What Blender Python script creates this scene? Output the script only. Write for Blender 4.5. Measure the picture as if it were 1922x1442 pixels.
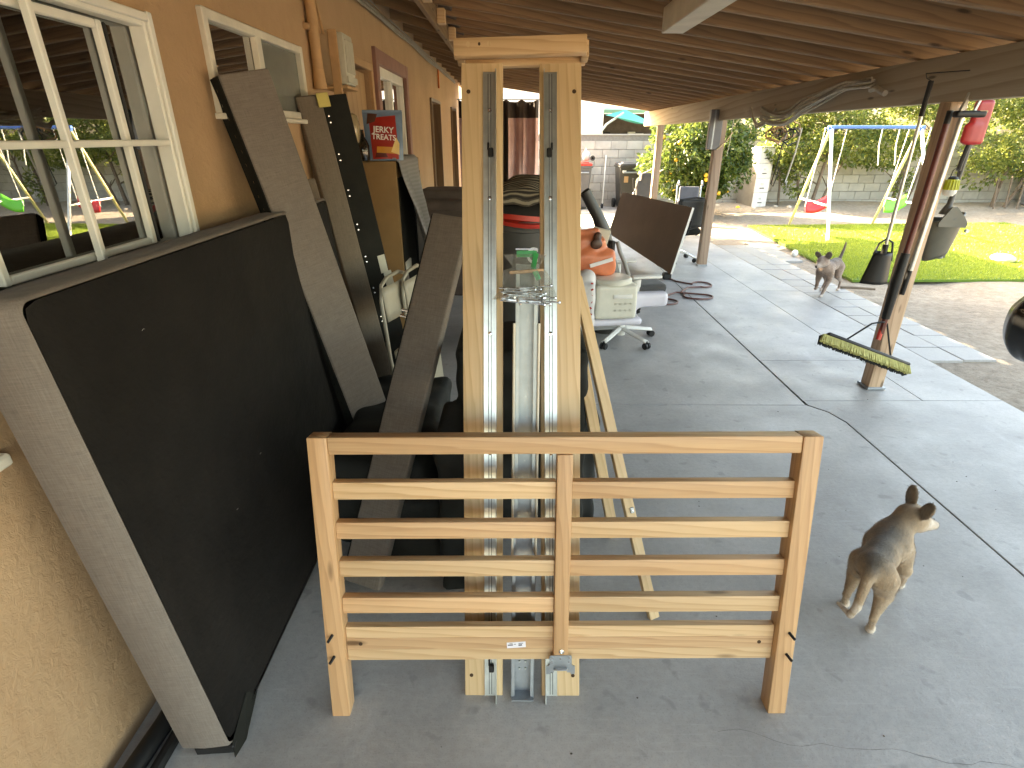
import bpy, bmesh, math, random
import numpy as np
from mathutils import Matrix, Vector, Euler, noise as mnoise

for o in list(bpy.data.objects): bpy.data.objects.remove(o)
SC = bpy.context.scene
COL = SC.collection
RAD = math.radians
random.seed(7)
RNG = np.random.default_rng(7)

# ------------------------------------------------------------------ camera, sky, sun, exposure
cam_d = bpy.data.cameras.new('camera'); cam = bpy.data.objects.new('camera', cam_d); COL.objects.link(cam)
cam.location = (0, 0, 1.654)
cam.rotation_euler = (RAD(90 - 24.2), 0, RAD(0.33))
cam_d.sensor_fit = 'HORIZONTAL'; cam_d.sensor_width = 36.0
cam_d.lens = 36.0 * 1034.0 / 1922.0
cam_d.clip_start = 0.02; cam_d.clip_end = 500
SC.camera = cam
SUN_EL = RAD(27.0)
SUN_TO = Vector((-0.85, 0.527, 0)).normalized()          # horizontal direction towards the sun
world = bpy.data.worlds.new('World'); SC.world = world; world.use_nodes = True
wn = world.node_tree.nodes; wl = world.node_tree.links; wn.clear()
wo = wn.new('ShaderNodeOutputWorld'); wb = wn.new('ShaderNodeBackground'); sky = wn.new('ShaderNodeTexSky')
sky.sky_type = 'NISHITA'; sky.sun_disc = False; sky.sun_elevation = SUN_EL
sky.sun_rotation = math.atan2(SUN_TO.x, SUN_TO.y)
sky.air_density = 1.0; sky.dust_density = 4.0; sky.ozone_density = 0.2
wb.inputs['Strength'].default_value = 0.15
wl.new(sky.outputs[0], wb.inputs[0]); wl.new(wb.outputs[0], wo.inputs[0])
sd = bpy.data.lights.new('sun', 'SUN'); sun = bpy.data.objects.new('sun', sd); COL.objects.link(sun)
sd.energy = 5.0; sd.angle = RAD(0.53); sd.color = (1.0, 0.93, 0.82)
s3 = Vector((SUN_TO.x * math.cos(SUN_EL), SUN_TO.y * math.cos(SUN_EL), math.sin(SUN_EL)))
sun.rotation_euler = s3.to_track_quat('Z', 'Y').to_euler(); sun.location = (0, 0, 20)
vs = SC.view_settings; vs.view_transform = 'Standard'; vs.look = 'None'; vs.gamma = 1.0; vs.use_curve_mapping = False
vs.exposure = 3.72
vs.use_white_balance = True; vs.white_balance_temperature = 8800; vs.white_balance_tint = 9.0     # camera balanced for open shade
SC.render.engine = 'CYCLES'
SC.cycles.use_denoising = True
SC.cycles.max_bounces = 10; SC.cycles.diffuse_bounces = 6; SC.cycles.transparent_max_bounces = 12
SC.cycles.sample_clamp_indirect = 8.0

# ------------------------------------------------------------------ materials
def _nt(name):
    m = bpy.data.materials.new(name); m.use_nodes = True
    nt = m.node_tree; nt.nodes.clear()
    out = nt.nodes.new('ShaderNodeOutputMaterial'); b = nt.nodes.new('ShaderNodeBsdfPrincipled')
    nt.links.new(b.outputs[0], out.inputs[0])
    return m, nt, b, out
def _coords(nt, scale=(1, 1, 1), rnd=True):
    tc = nt.nodes.new('ShaderNodeTexCoord'); mp = nt.nodes.new('ShaderNodeMapping'); mp.inputs['Scale'].default_value = scale
    if rnd:
        oi = nt.nodes.new('ShaderNodeObjectInfo'); mu = nt.nodes.new('ShaderNodeMath'); mu.operation = 'MULTIPLY'; mu.inputs[1].default_value = 37.0
        nt.links.new(oi.outputs['Random'], mu.inputs[0])
        ad = nt.nodes.new('ShaderNodeVectorMath'); ad.operation = 'ADD'
        nt.links.new(tc.outputs['Object'], ad.inputs[0]); nt.links.new(mu.outputs[0], ad.inputs[1]); nt.links.new(ad.outputs[0], mp.inputs[0])
    else:
        nt.links.new(tc.outputs['Object'], mp.inputs[0])
    return mp.outputs[0]
def _noise(nt, vec, scale, detail=5, rough=0.6, dist=0.0):
    n = nt.nodes.new('ShaderNodeTexNoise'); n.inputs['Scale'].default_value = scale; n.inputs['Detail'].default_value = detail
    n.inputs['Roughness'].default_value = rough; n.inputs['Distortion'].default_value = dist
    nt.links.new(vec, n.inputs['Vector']); return n.outputs['Fac']
def _ramp(nt, fac, stops):
    r = nt.nodes.new('ShaderNodeValToRGB'); nt.links.new(fac, r.inputs[0])
    e = r.color_ramp.elements
    e[0].position = stops[0][0]; e[0].color = (*stops[0][1], 1)
    e[1].position = stops[-1][0]; e[1].color = (*stops[-1][1], 1)
    for p, c in stops[1:-1]:
        x = e.new(p); x.color = (*c, 1)
    return r.outputs[0]
def _bump(nt, h, b, strength, dist=0.01):
    bp = nt.nodes.new('ShaderNodeBump'); bp.inputs['Strength'].default_value = strength; bp.inputs['Distance'].default_value = dist
    nt.links.new(h, bp.inputs['Height']); nt.links.new(bp.outputs[0], b.inputs['Normal']); return bp
def _mixc(nt, fac, a, c, mode='MIX'):
    m = nt.nodes.new('ShaderNodeMix'); m.data_type = 'RGBA'; m.blend_type = mode
    if hasattr(fac, 'links'): nt.links.new(fac, m.inputs[0])
    else: m.inputs[0].default_value = fac
    for i, v in ((6, a), (7, c)):
        if hasattr(v, 'links'): nt.links.new(v, m.inputs[i])
        else: m.inputs[i].default_value = (*v, 1)
    return m.outputs[2]
def _val(nt, col, amt):
    oi = nt.nodes.new('ShaderNodeObjectInfo'); mr = nt.nodes.new('ShaderNodeMapRange')
    mr.inputs[3].default_value = 1 - amt; mr.inputs[4].default_value = 1 + amt
    nt.links.new(oi.outputs['Random'], mr.inputs[0])
    hs = nt.nodes.new('ShaderNodeHueSaturation'); nt.links.new(mr.outputs[0], hs.inputs['Value']); nt.links.new(col, hs.inputs['Color'])
    return hs.outputs[0]
MATS = {}
def pm(name, col, rough=0.6, var=0.15, scale=6, bump=0.0, bscale=90, metal=0.0, stretch=(1, 1, 1), col2=None, spec=0.5, objvar=0.0, coat=0.0, sheen=0.0, trans=0.0, detail=6, rnd=True, bdist=0.004):
    if name in MATS: return MATS[name]
    m, nt, b, out = _nt(name)
    v = _coords(nt, stretch, rnd)
    lo = tuple(c * (1 - var) for c in col); hi = tuple(min(1, c * (1 + var)) for c in (col2 or col))
    c = _ramp(nt, _noise(nt, v, scale, detail), [(0.3, lo), (0.7, hi)])
    if objvar: c = _val(nt, c, objvar)
    nt.links.new(c, b.inputs['Base Color'])
    b.inputs['Roughness'].default_value = rough; b.inputs['Metallic'].default_value = metal
    b.inputs['Specular IOR Level'].default_value = spec
    if coat: b.inputs['Coat Weight'].default_value = coat; b.inputs['Coat Roughness'].default_value = 0.15
    if sheen: b.inputs['Sheen Weight'].default_value = sheen
    if trans: b.inputs['Transmission Weight'].default_value = trans
    if bump: _bump(nt, _noise(nt, v, bscale, 4), b, bump, bdist)
    MATS[name] = m; return m
def wood(name, axis, light, dark, rings=26.0, rough=0.45, contrast=1.0, objvar=0.08, bump=0.08, knots=True, patch=0.35):
    if name in MATS: return MATS[name]
    m, nt, b, out = _nt(name)
    st = [1.0, 1.0, 1.0]; st['xyz'.index(axis)] = 0.06
    v = _coords(nt, tuple(st))
    w = nt.nodes.new('ShaderNodeTexWave'); w.wave_type = 'BANDS'; w.bands_direction = 'DIAGONAL'; w.wave_profile = 'SAW'
    w.inputs['Scale'].default_value = rings; w.inputs['Distortion'].default_value = 5.0; w.inputs['Detail'].default_value = 2.0; w.inputs['Detail Scale'].default_value = 1.2
    nt.links.new(v, w.inputs['Vector'])
    mid = tuple(l * 0.75 + d * 0.25 for l, d in zip(light, dark))
    dk = tuple(l + (d - l) * contrast for l, d in zip(light, dark))
    c = _ramp(nt, w.outputs['Fac'], [(0.0, light), (0.55, mid), (0.92, dk), (1.0, light)])
    st2 = [60.0, 60.0, 60.0]; st2['xyz'.index(axis)] = 1.5
    v2 = _coords(nt, tuple(st2))
    fib = _noise(nt, v2, 3.0, 4)
    c = _mixc(nt, 0.35, c, _ramp(nt, fib, [(0.3, tuple(x * 0.75 for x in light)), (0.7, tuple(min(1, x * 1.12) for x in light))]), 'MULTIPLY') if False else _mixc(nt, 0.3, c, _ramp(nt, fib, [(0.3, dark), (0.7, light)]))
    st3 = [14.0, 14.0, 14.0]; st3['xyz'.index(axis)] = 1.2
    c = _mixc(nt, _ramp(nt, _noise(nt, _coords(nt, tuple(st3)), 1.0, 2), [(0.42, (0, 0, 0)), (0.58, (patch,) * 3)]), c, tuple(a * 0.6 + d * 0.4 for a, d in zip(light, dark)))
    if knots:
        st4 = [9.0, 9.0, 9.0]; st4['xyz'.index(axis)] = 2.2
        vo = nt.nodes.new('ShaderNodeTexVoronoi'); vo.inputs['Scale'].default_value = 1.0; vo.inputs['Randomness'].default_value = 1.0
        nt.links.new(_coords(nt, tuple(st4)), vo.inputs['Vector'])
        k = _ramp(nt, vo.outputs['Distance'], [(0.05, (1, 1, 1)), (0.11, (0, 0, 0))])
        c = _mixc(nt, k, c, tuple(d * 0.45 for d in dark))
    if objvar: c = _val(nt, c, objvar)
    nt.links.new(c, b.inputs['Base Color']); b.inputs['Roughness'].default_value = rough
    if bump: _bump(nt, fib, b, bump, 0.002)
    MATS[name] = m; return m

PINE_L, PINE_D = (0.74, 0.47, 0.22), (0.46, 0.22, 0.07)
pine_x = wood('pine_along_x', 'x', (0.66, 0.425, 0.235), (0.40, 0.205, 0.09), objvar=0.15, contrast=0.75)
pine_z = wood('pine_along_z', 'z', (0.63, 0.385, 0.20), (0.39, 0.195, 0.085), objvar=0.12, contrast=0.75)
pale_z = wood('pale_pine_along_z', 'z', (0.63, 0.46, 0.27), (0.45, 0.29, 0.14), rings=26, contrast=0.85)
pale_x = wood('pale_pine_along_x', 'x', (0.67, 0.465, 0.27), (0.46, 0.27, 0.125), rings=28, objvar=0.1)
rafter_w = wood('brown_rafter_timber', 'x', (0.29, 0.175, 0.09), (0.17, 0.092, 0.045), rings=16, rough=0.7, objvar=0.18, bump=0.2)
deck_w = wood('brown_roof_sheathing', 'y', (0.20, 0.115, 0.058), (0.11, 0.055, 0.025), rings=10, rough=0.8, bump=0.2)
beam_w = wood('weathered_beam_timber', 'y', (0.46, 0.385, 0.29), (0.30, 0.235, 0.165), rings=9, rough=0.75, bump=0.3)
post_w = wood('weathered_post_timber', 'z', (0.58, 0.41, 0.28), (0.38, 0.24, 0.145), rings=14, rough=0.7, bump=0.2)
post_far_w = wood('aged_brown_post_timber', 'z', (0.36, 0.255, 0.185), (0.22, 0.145, 0.10), rings=14, rough=0.75, bump=0.2)
eave_w = wood('tan_eave_timber', 'x', (0.30, 0.19, 0.10), (0.20, 0.12, 0.06), rings=8, rough=0.7)
fascia_w = wood('brown_fascia_timber', 'y', (0.25, 0.15, 0.075), (0.15, 0.08, 0.035), rings=9, rough=0.7)

def make_stucco():
    m, nt, b, out = _nt('tan_stucco')
    v = _coords(nt, rnd=False)
    c = _ramp(nt, _noise(nt, v, 1.3, 6, 0.65), [(0.3, (0.385, 0.24, 0.128)), (0.7, (0.48, 0.308, 0.172))])
    st = _ramp(nt, _noise(nt, _coords(nt, (1, 5, 0.9), False), 1.6, 5), [(0.56, (0, 0, 0)), (0.74, (0.45,) * 3)])
    c = _mixc(nt, st, c, (0.34, 0.19, 0.095))
    sp = _ramp(nt, _noise(nt, v, 38, 3), [(0.70, (0, 0, 0)), (0.76, (0.5,) * 3)])
    c = _mixc(nt, sp, c, (0.30, 0.16, 0.08))
    nt.links.new(c, b.inputs['Base Color']); b.inputs['Roughness'].default_value = 0.85
    h = nt.nodes.new('ShaderNodeMath'); h.operation = 'ADD'
    nt.links.new(_noise(nt, v, 34, 5, 0.7, 0.6), h.inputs[0]); nt.links.new(_noise(nt, v, 6, 3), h.inputs[1])
    _bump(nt, h.outputs[0], b, 0.55, 0.012)
    return m
stucco = make_stucco()
def make_concrete(name, lo, hi, stain=0.5):
    m, nt, b, out = _nt(name)
    v = _coords(nt, rnd=False)
    c = _ramp(nt, _noise(nt, v, 1.6, 8, 0.62), [(0.32, lo), (0.68, hi)])
    c = _mixc(nt, _ramp(nt, _noise(nt, v, 42, 4), [(0.35, (0.22,) * 3), (0.6, (0, 0, 0))]), c, tuple(x * 0.7 for x in lo))
    bl = _ramp(nt, _noise(nt, v, 10.5, 2, 0.5, 0.3), [(0.64, (0, 0, 0)), (0.70, (stain * 0.8,) * 3)])
    c = _mixc(nt, bl, c, tuple(x * 0.62 for x in lo))
    wt = _ramp(nt, _noise(nt, _coords(nt, (2.2, 0.7, 1), False), 2.2, 7, 0.7), [(0.60, (0, 0, 0)), (0.78, (0.55,) * 3)])
    c = _mixc(nt, wt, c, (0.52, 0.52, 0.52))
    c = _mixc(nt, _ramp(nt, _noise(nt, v, 180, 3, 0.6), [(0.30, (0.35,) * 3), (0.45, (0, 0, 0))]), c, tuple(x * 0.55 for x in lo))
    c = _mixc(nt, _ramp(nt, _noise(nt, _coords(nt, (1.0, 14.0, 1), False), 6.0, 5, 0.7), [(0.55, (0, 0, 0)), (0.75, (0.22,) * 3)]), c, tuple(min(1, x * 1.35) for x in hi))
    nt.links.new(_val(nt, c, 0.05), b.inputs['Base Color'])
    rr = _ramp(nt, _noise(nt, v, 3.0, 5), [(0.3, (0.30,) * 3), (0.7, (0.58,) * 3)])
    nt.links.new(rr, b.inputs['Roughness'])
    _bump(nt, _noise(nt, v, 70, 6, 0.7), b, 0.3, 0.006)
    return m
concrete = make_concrete('grey_concrete', (0.30, 0.295, 0.283), (0.455, 0.447, 0.428))
paver_m = make_concrete('grey_paver_concrete', (0.26, 0.255, 0.245), (0.36, 0.35, 0.335), 0.25)
joint_m = pm('dark_joint', (0.05, 0.045, 0.04), 0.95, 0.3, 40)
def make_dirt():
    m, nt, b, out = _nt('packed_dirt')
    v = _coords(nt, rnd=False)
    c = _ramp(nt, _noise(nt, v, 0.9, 8, 0.65), [(0.3, (0.30, 0.25, 0.195)), (0.7, (0.45, 0.385, 0.305))])
    c = _mixc(nt, _ramp(nt, _noise(nt, v, 14, 6, 0.7), [(0.35, (0.55,) * 3), (0.62, (0, 0, 0))]), c, (0.17, 0.135, 0.10))
    nt.links.new(c, b.inputs['Base Color']); b.inputs['Roughness'].default_value = 0.95
    h = nt.nodes.new('ShaderNodeMath'); h.operation = 'ADD'
    nt.links.new(_noise(nt, _coords(nt, (1, 2.2, 1), False), 3.2, 8, 0.7, 0.5), h.inputs[0]); nt.links.new(_noise(nt, v, 22, 5, 0.7), h.inputs[1])
    _bump(nt, h.outputs[0], b, 0.9, 0.06)
    return m
dirt = make_dirt()
def fabric(name, col, dark, weave=900, sheen=0.15, dirx=1.0):
    m, nt, b, out = _nt(name)
    v = _coords(nt, (1, 1, 1))
    a = _noise(nt, _coords(nt, (420, 420, 22)), 1.0, 3); c2 = _noise(nt, _coords(nt, (22, 22, 420)), 1.0, 3)
    mu = nt.nodes.new('ShaderNodeMath'); mu.operation = 'ADD'; nt.links.new(a, mu.inputs[0]); nt.links.new(c2, mu.inputs[1])
    hf = nt.nodes.new('ShaderNodeMath'); hf.operation = 'MULTIPLY'; hf.inputs[1].default_value = 0.5; nt.links.new(mu.outputs[0], hf.inputs[0])
    c = _ramp(nt, hf.outputs[0], [(0.34, dark), (0.66, col)])
    c = _mixc(nt, _ramp(nt, _noise(nt, v, 2.5, 4), [(0.35, (0.3,) * 3), (0.7, (0, 0, 0))]), c, dark)
    nt.links.new(c, b.inputs['Base Color']); b.inputs['Roughness'].default_value = 0.95; b.inputs['Specular IOR Level'].default_value = 0.15
    b.inputs['Sheen Weight'].default_value = sheen
    _bump(nt, hf.outputs[0], b, 0.25, 0.002)
    return m
grey_fab = fabric('grey_woven_upholstery', (0.235, 0.20, 0.168), (0.14, 0.117, 0.098), sheen=0.05)
taupe_fab = fabric('taupe_woven_upholstery', (0.22, 0.182, 0.14), (0.13, 0.105, 0.08), sheen=0.05)
black_fab = pm('black_dust_cover', (0.0095, 0.0078, 0.0064), 0.75, 0.55, 2.2, 0.6, 14, spec=0.22, bdist=0.01)
black_lin = pm('black_lining', (0.014, 0.014, 0.011), 0.85, 0.3, 5, 0.2, 60, spec=0.2)
black_pl = pm('black_plastic', (0.012, 0.012, 0.012), 0.5, 0.3, 8, spec=0.35)
vinyl = pm('white_vinyl_frame', (0.70, 0.68, 0.60), 0.4, 0.06, 9, 0.05, 40)
vinyl_dirty = pm('aged_white_frame', (0.62, 0.58, 0.48), 0.5, 0.12, 7, 0.05, 40)
galv = pm('galvanised_steel', (0.54, 0.57, 0.55), 0.34, 0.14, 22, 0.05, 60, metal=0.9)
galv_flat = pm('zinc_plated_steel', (0.36, 0.39, 0.41), 0.42, 0.12, 30, 0.04, 80, metal=0.75)
chrome = pm('bright_screw_steel', (0.75, 0.75, 0.74), 0.18, 0.05, 10, metal=1.0)
hole_m = pm('painted_hole_shade', (0.06, 0.03, 0.012), 0.9, 0.2, 10)  # shade inside the bolt holes, put into the colour of flat discs
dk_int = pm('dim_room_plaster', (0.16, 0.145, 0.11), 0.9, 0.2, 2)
blind_m = pm('window_blind', (0.42, 0.39, 0.31), 0.7, 0.1, 6)
pink_trim = pm('dusty_pink_trim', (0.27, 0.13, 0.095), 0.6, 0.15, 6, 0.1, 50)
ply = wood('stained_plywood', 'z', (0.46, 0.30, 0.16), (0.34, 0.19, 0.09), rings=5, rough=0.6, knots=False)
brown_door = wood('dark_brown_door', 'z', (0.17, 0.10, 0.05), (0.10, 0.055, 0.026), rings=8, knots=False)
meter_m = pm('beige_meter_enclosure', (0.44, 0.42, 0.33), 0.5, 0.12, 9, 0.05, 50)
tan_pipe = pm('tan_painted_conduit', (0.45, 0.27, 0.13), 0.6, 0.15, 12, 0.1, 60)
grey_cable = pm('grey_cable', (0.26, 0.22, 0.17), 0.6, 0.2, 12)
orange_pl = pm('orange_plastic', (0.55, 0.13, 0.015), 0.5, 0.25, 20)
def make_glass():
    m = bpy.data.materials.new('window_glass'); m.use_nodes = True; nt = m.node_tree; nt.nodes.clear()
    out = nt.nodes.new('ShaderNodeOutputMaterial'); mx = nt.nodes.new('ShaderNodeMixShader')
    tr = nt.nodes.new('ShaderNodeBsdfTransparent'); tr.inputs[0].default_value = (0.82, 0.86, 0.84, 1)
    gl = nt.nodes.new('ShaderNodeBsdfGlossy'); gl.inputs['Roughness'].default_value = 0.004
    fr = nt.nodes.new('ShaderNodeFresnel'); fr.inputs[0].default_value = 1.5
    mu = nt.nodes.new('ShaderNodeMath'); mu.operation = 'MULTIPLY'; mu.inputs[1].default_value = 5.5; mu.use_clamp = True
    nt.links.new(fr.outputs[0], mu.inputs[0]); nt.links.new(mu.outputs[0], mx.inputs[0])
    nt.links.new(tr.outputs[0], mx.inputs[1]); nt.links.new(gl.outputs[0], mx.inputs[2]); nt.links.new(mx.outputs[0], out.inputs[0])
    return m
glass = make_glass()
frost = pm('frosted_glass', (0.16, 0.17, 0.15), 0.25, 0.15, 5)
def make_film(name, tint, op):
    m = bpy.data.materials.new(name); m.use_nodes = True; nt = m.node_tree; nt.nodes.clear()
    out = nt.nodes.new('ShaderNodeOutputMaterial'); mx = nt.nodes.new('ShaderNodeMixShader'); mx.inputs[0].default_value = op
    tr = nt.nodes.new('ShaderNodeBsdfTransparent'); tr.inputs[0].default_value = (*tint, 1)
    gl = nt.nodes.new('ShaderNodeBsdfGlossy'); gl.inputs['Roughness'].default_value = 0.12
    bp = nt.nodes.new('ShaderNodeBump'); nz = nt.nodes.new('ShaderNodeTexNoise'); nz.inputs['Scale'].default_value = 45; nz.inputs['Detail'].default_value = 4
    bp.inputs['Strength'].default_value = 0.9; bp.inputs['Distance'].default_value = 0.02
    nt.links.new(nz.outputs[0], bp.inputs['Height']); nt.links.new(bp.outputs[0], gl.inputs['Normal'])
    nt.links.new(tr.outputs[0], mx.inputs[1]); nt.links.new(gl.outputs[0], mx.inputs[2]); nt.links.new(mx.outputs[0], out.inputs[0])
    return m
film = make_film('clear_plastic_film', (0.93, 0.95, 0.93), 0.24)
def make_leaf(name, a, bcol, tr=0.4):
    m, nt, b, out = _nt(name)
    v = _coords(nt, rnd=False)
    at = nt.nodes.new('ShaderNodeAttribute'); at.attribute_name = 'tone'
    c = _ramp(nt, at.outputs['Fac'], [(0.0, a), (1.0, bcol)])
    nt.links.new(c, b.inputs['Base Color']); b.inputs['Roughness'].default_value = 0.38
    t = nt.nodes.new('ShaderNodeBsdfTranslucent')
    hs = nt.nodes.new('ShaderNodeHueSaturation'); hs.inputs['Hue'].default_value = 0.475; hs.inputs['Value'].default_value = 2.0; nt.links.new(c, hs.inputs['Color'])
    nt.links.new(hs.outputs[0], t.inputs[0])
    mx = nt.nodes.new('ShaderNodeMixShader'); mx.inputs[0].default_value = tr
    nt.links.new(b.outputs[0], mx.inputs[1]); nt.links.new(t.outputs[0], mx.inputs[2]); nt.links.new(mx.outputs[0], out.inputs[0])
    return m
leaf_citrus = make_leaf('citrus_leaf', (0.026, 0.058, 0.012), (0.11, 0.15, 0.03), 0.36)
leaf_bush = make_leaf('garden_bush_leaf', (0.055, 0.095, 0.024), (0.21, 0.24, 0.06), 0.48)
bark = pm('grey_brown_bark', (0.14, 0.105, 0.075), 0.9, 0.3, 14, 0.6, 40)
fruit = pm('orange_fruit', (0.78, 0.40, 0.03), 0.45, 0.25, 6, col2=(0.72, 0.48, 0.05))

# ------------------------------------------------------------------ mesh helpers
_bb = {}
def bevbox(s, bev, seg):
    key = (round(s[0], 5), round(s[1], 5), round(s[2], 5), round(bev, 5), seg)
    if key not in _bb:
        bm = bmesh.new(); bmesh.ops.create_cube(bm, size=1.0)
        bmesh.ops.scale(bm, vec=s, verts=bm.verts)
        if bev > 0: bmesh.ops.bevel(bm, geom=list(bm.edges), offset=min(bev, min(s) * 0.49), segments=seg, affect='EDGES', profile=0.5)
        bm.verts.index_update()
        _bb[key] = ([v.co.copy() for v in bm.verts], [[v.index for v in f.verts] for f in bm.faces]); bm.free()
    return _bb[key]
def frame(a, b, hint=(0, 0, 1)):
    z = (Vector(b) - Vector(a)).normalized(); h = Vector(hint)
    if abs(z.dot(h)) > 0.98: h = Vector((1, 0, 0)) if abs(z.x) < 0.9 else Vector((0, 1, 0))
    x = (h - z * z.dot(h)).normalized(); y = z.cross(x)
    return Matrix((x, y, z)).transposed()
class MB:
    def __init__(s): s.v = []; s.f = []
    def add(s, vs, fs, M=None):
        n = len(s.v)
        s.v += [tuple(M @ Vector(v)) for v in vs] if M is not None else [tuple(v) for v in vs]
        s.f += [[i + n for i in f] for f in fs]; return s
    def box(s, c, size, bev=0.0, seg=1, rot=None):
        vs, fs = bevbox(size, bev, seg)
        M = Matrix.Translation(c)
        if rot is not None: M = M @ (rot.to_4x4() if isinstance(rot, Matrix) else Euler(rot).to_matrix().to_4x4())
        return s.add(vs, fs, M)
    def bar(s, a, b, w, t, bev=0.0, hint=(0, 0, 1), seg=1):
        R = frame(a, b, hint); L = (Vector(b) - Vector(a)).length
        vs, fs = bevbox((w, t, L), bev, seg)
        return s.add(vs, fs, Matrix.Translation((Vector(a) + Vector(b)) / 2) @ R.to_4x4())
    def cyl(s, a, b, r0, r1=None, n=12, caps=True):
        r1 = r0 if r1 is None else r1; R = frame(a, b)
        vs = []; fs = []
        for p, r in ((a, r0), (b, r1)):
            for i in range(n):
                t = 2 * math.pi * i / n; vs.append(Vector(p) + R @ Vector((r * math.cos(t), r * math.sin(t), 0)))
        for i in range(n): j = (i + 1) % n; fs.append([i, j, n + j, n + i])
        if caps: fs.append(list(range(n))[::-1]); fs.append(list(range(n, 2 * n)))
        return s.add(vs, fs)
    def tube(s, path, r, n=8, closed=False, rad=None):
        P = [Vector(p) for p in path]; m = len(P); vs = []; fs = []
        prev = None
        for k in range(m):
            if closed: d = P[(k + 1) % m] - P[k - 1]
            else: d = P[min(k + 1, m - 1)] - P[max(k - 1, 0)]
            d.normalize()
            if prev is None:
                h = Vector((0, 0, 1)) if abs(d.z) < 0.9 else Vector((1, 0, 0)); x = (h - d * d.dot(h)).normalized()
            else:
                x = prev - d * d.dot(prev)
                x = x.normalized() if x.length > 1e-6 else Vector((1, 0, 0))
            prev = x; y = d.cross(x); rr = rad[k] if rad else r
            for i in range(n):
                t = 2 * math.pi * i / n; vs.append(P[k] + x * (rr * math.cos(t)) + y * (rr * math.sin(t)))
        for k in range(m if closed else m - 1):
            a = k * n; b = ((k + 1) % m) * n
            for i in range(n): j = (i + 1) % n; fs.append([a + i, a + j, b + j, b + i])
        if not closed: fs.append(list(range(n))[::-1]); fs.append(list(range((m - 1) * n, m * n)))
        return s.add(vs, fs)
    def lathe(s, prof, n=24, c=(0, 0, 0), sx=1, sy=1, M=None):
        vs = []; fs = []; m = len(prof)
        for r, z in prof:
            for i in range(n):
                t = 2 * math.pi * i / n; vs.append((c[0] + r * sx * math.cos(t), c[1] + r * sy * math.sin(t), c[2] + z))
        for k in range(m - 1):
            for i in range(n): j = (i + 1) % n; fs.append([k * n + i, k * n + j, (k + 1) * n + j, (k + 1) * n + i])
        if prof[0][0] > 1e-4: fs.append(list(range(n))[::-1])
        if prof[-1][0] > 1e-4: fs.append(list(range((m - 1) * n, m * n)))
        return s.add(vs, fs, M)
    def prism(s, poly, h, M=None):
        n = len(poly); vs = [(x, y, 0) for x, y in poly] + [(x, y, h) for x, y in poly]
        fs = [list(range(n))[::-1], list(range(n, 2 * n))] + [[i, (i + 1) % n, n + (i + 1) % n, n + i] for i in range(n)]
        return s.add(vs, fs, M)
    def grid(s, fn, nu, nv, thick=0.0):
        vs = [fn(i / nu, j / nv) for j in range(nv + 1) for i in range(nu + 1)]
        fs = [[j * (nu + 1) + i, j * (nu + 1) + i + 1, (j + 1) * (nu + 1) + i + 1, (j + 1) * (nu + 1) + i] for j in range(nv) for i in range(nu)]
        return s.add(vs, fs)
    def mesh(s, name, mat, smooth=35):
        me = bpy.data.meshes.new(name); me.from_pydata(s.v, [], s.f); me.validate()
        bm = bmesh.new(); bm.from_mesh(me); bmesh.ops.recalc_face_normals(bm, faces=bm.faces); bm.to_mesh(me); bm.free()
        me.materials.append(mat)
        if smooth: me.shade_smooth(); me.set_sharp_from_angle(angle=RAD(smooth))
        return me
    def build(s, name, mat, parent=None, smooth=35, solid=0.0):
        o = bpy.data.objects.new(name, s.mesh(name, mat, smooth)); COL.objects.link(o); o.parent = parent
        if solid: md = o.modifiers.new('thickness', 'SOLIDIFY'); md.thickness = solid; md.offset = 0
        return o
def tag(o, label=None, cat=None, group=None, kind=None):
    if label: o['label'] = label
    if cat: o['category'] = cat
    if group: o['group'] = group
    if kind: o['kind'] = kind
    return o
def thing(name, label, cat, loc=(0, 0, 0), rot=(0, 0, 0), group=None):
    o = bpy.data.objects.new(name, None); COL.objects.link(o); o.empty_display_size = 0.1
    o.location = loc
    o.rotation_euler = rot.to_euler() if isinstance(rot, Matrix) else rot
    return tag(o, label, cat, group)
def inst(src, name, parent, loc=(0, 0, 0), rot=(0, 0, 0)):
    o = bpy.data.objects.new(name, src.data); COL.objects.link(o); o.parent = parent; o.location = loc; o.rotation_euler = rot; return o
def pbox(name, parent, c, s, mat, bev=0.0, seg=1, rot=None):
    """one bevelled box as its own object with its own local axes"""
    o = MB().box((0, 0, 0), s, bev, seg).build(name, mat, parent); o.location = c
    if rot is not None: o.rotation_euler = rot.to_euler() if isinstance(rot, Matrix) else rot
    return o
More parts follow.
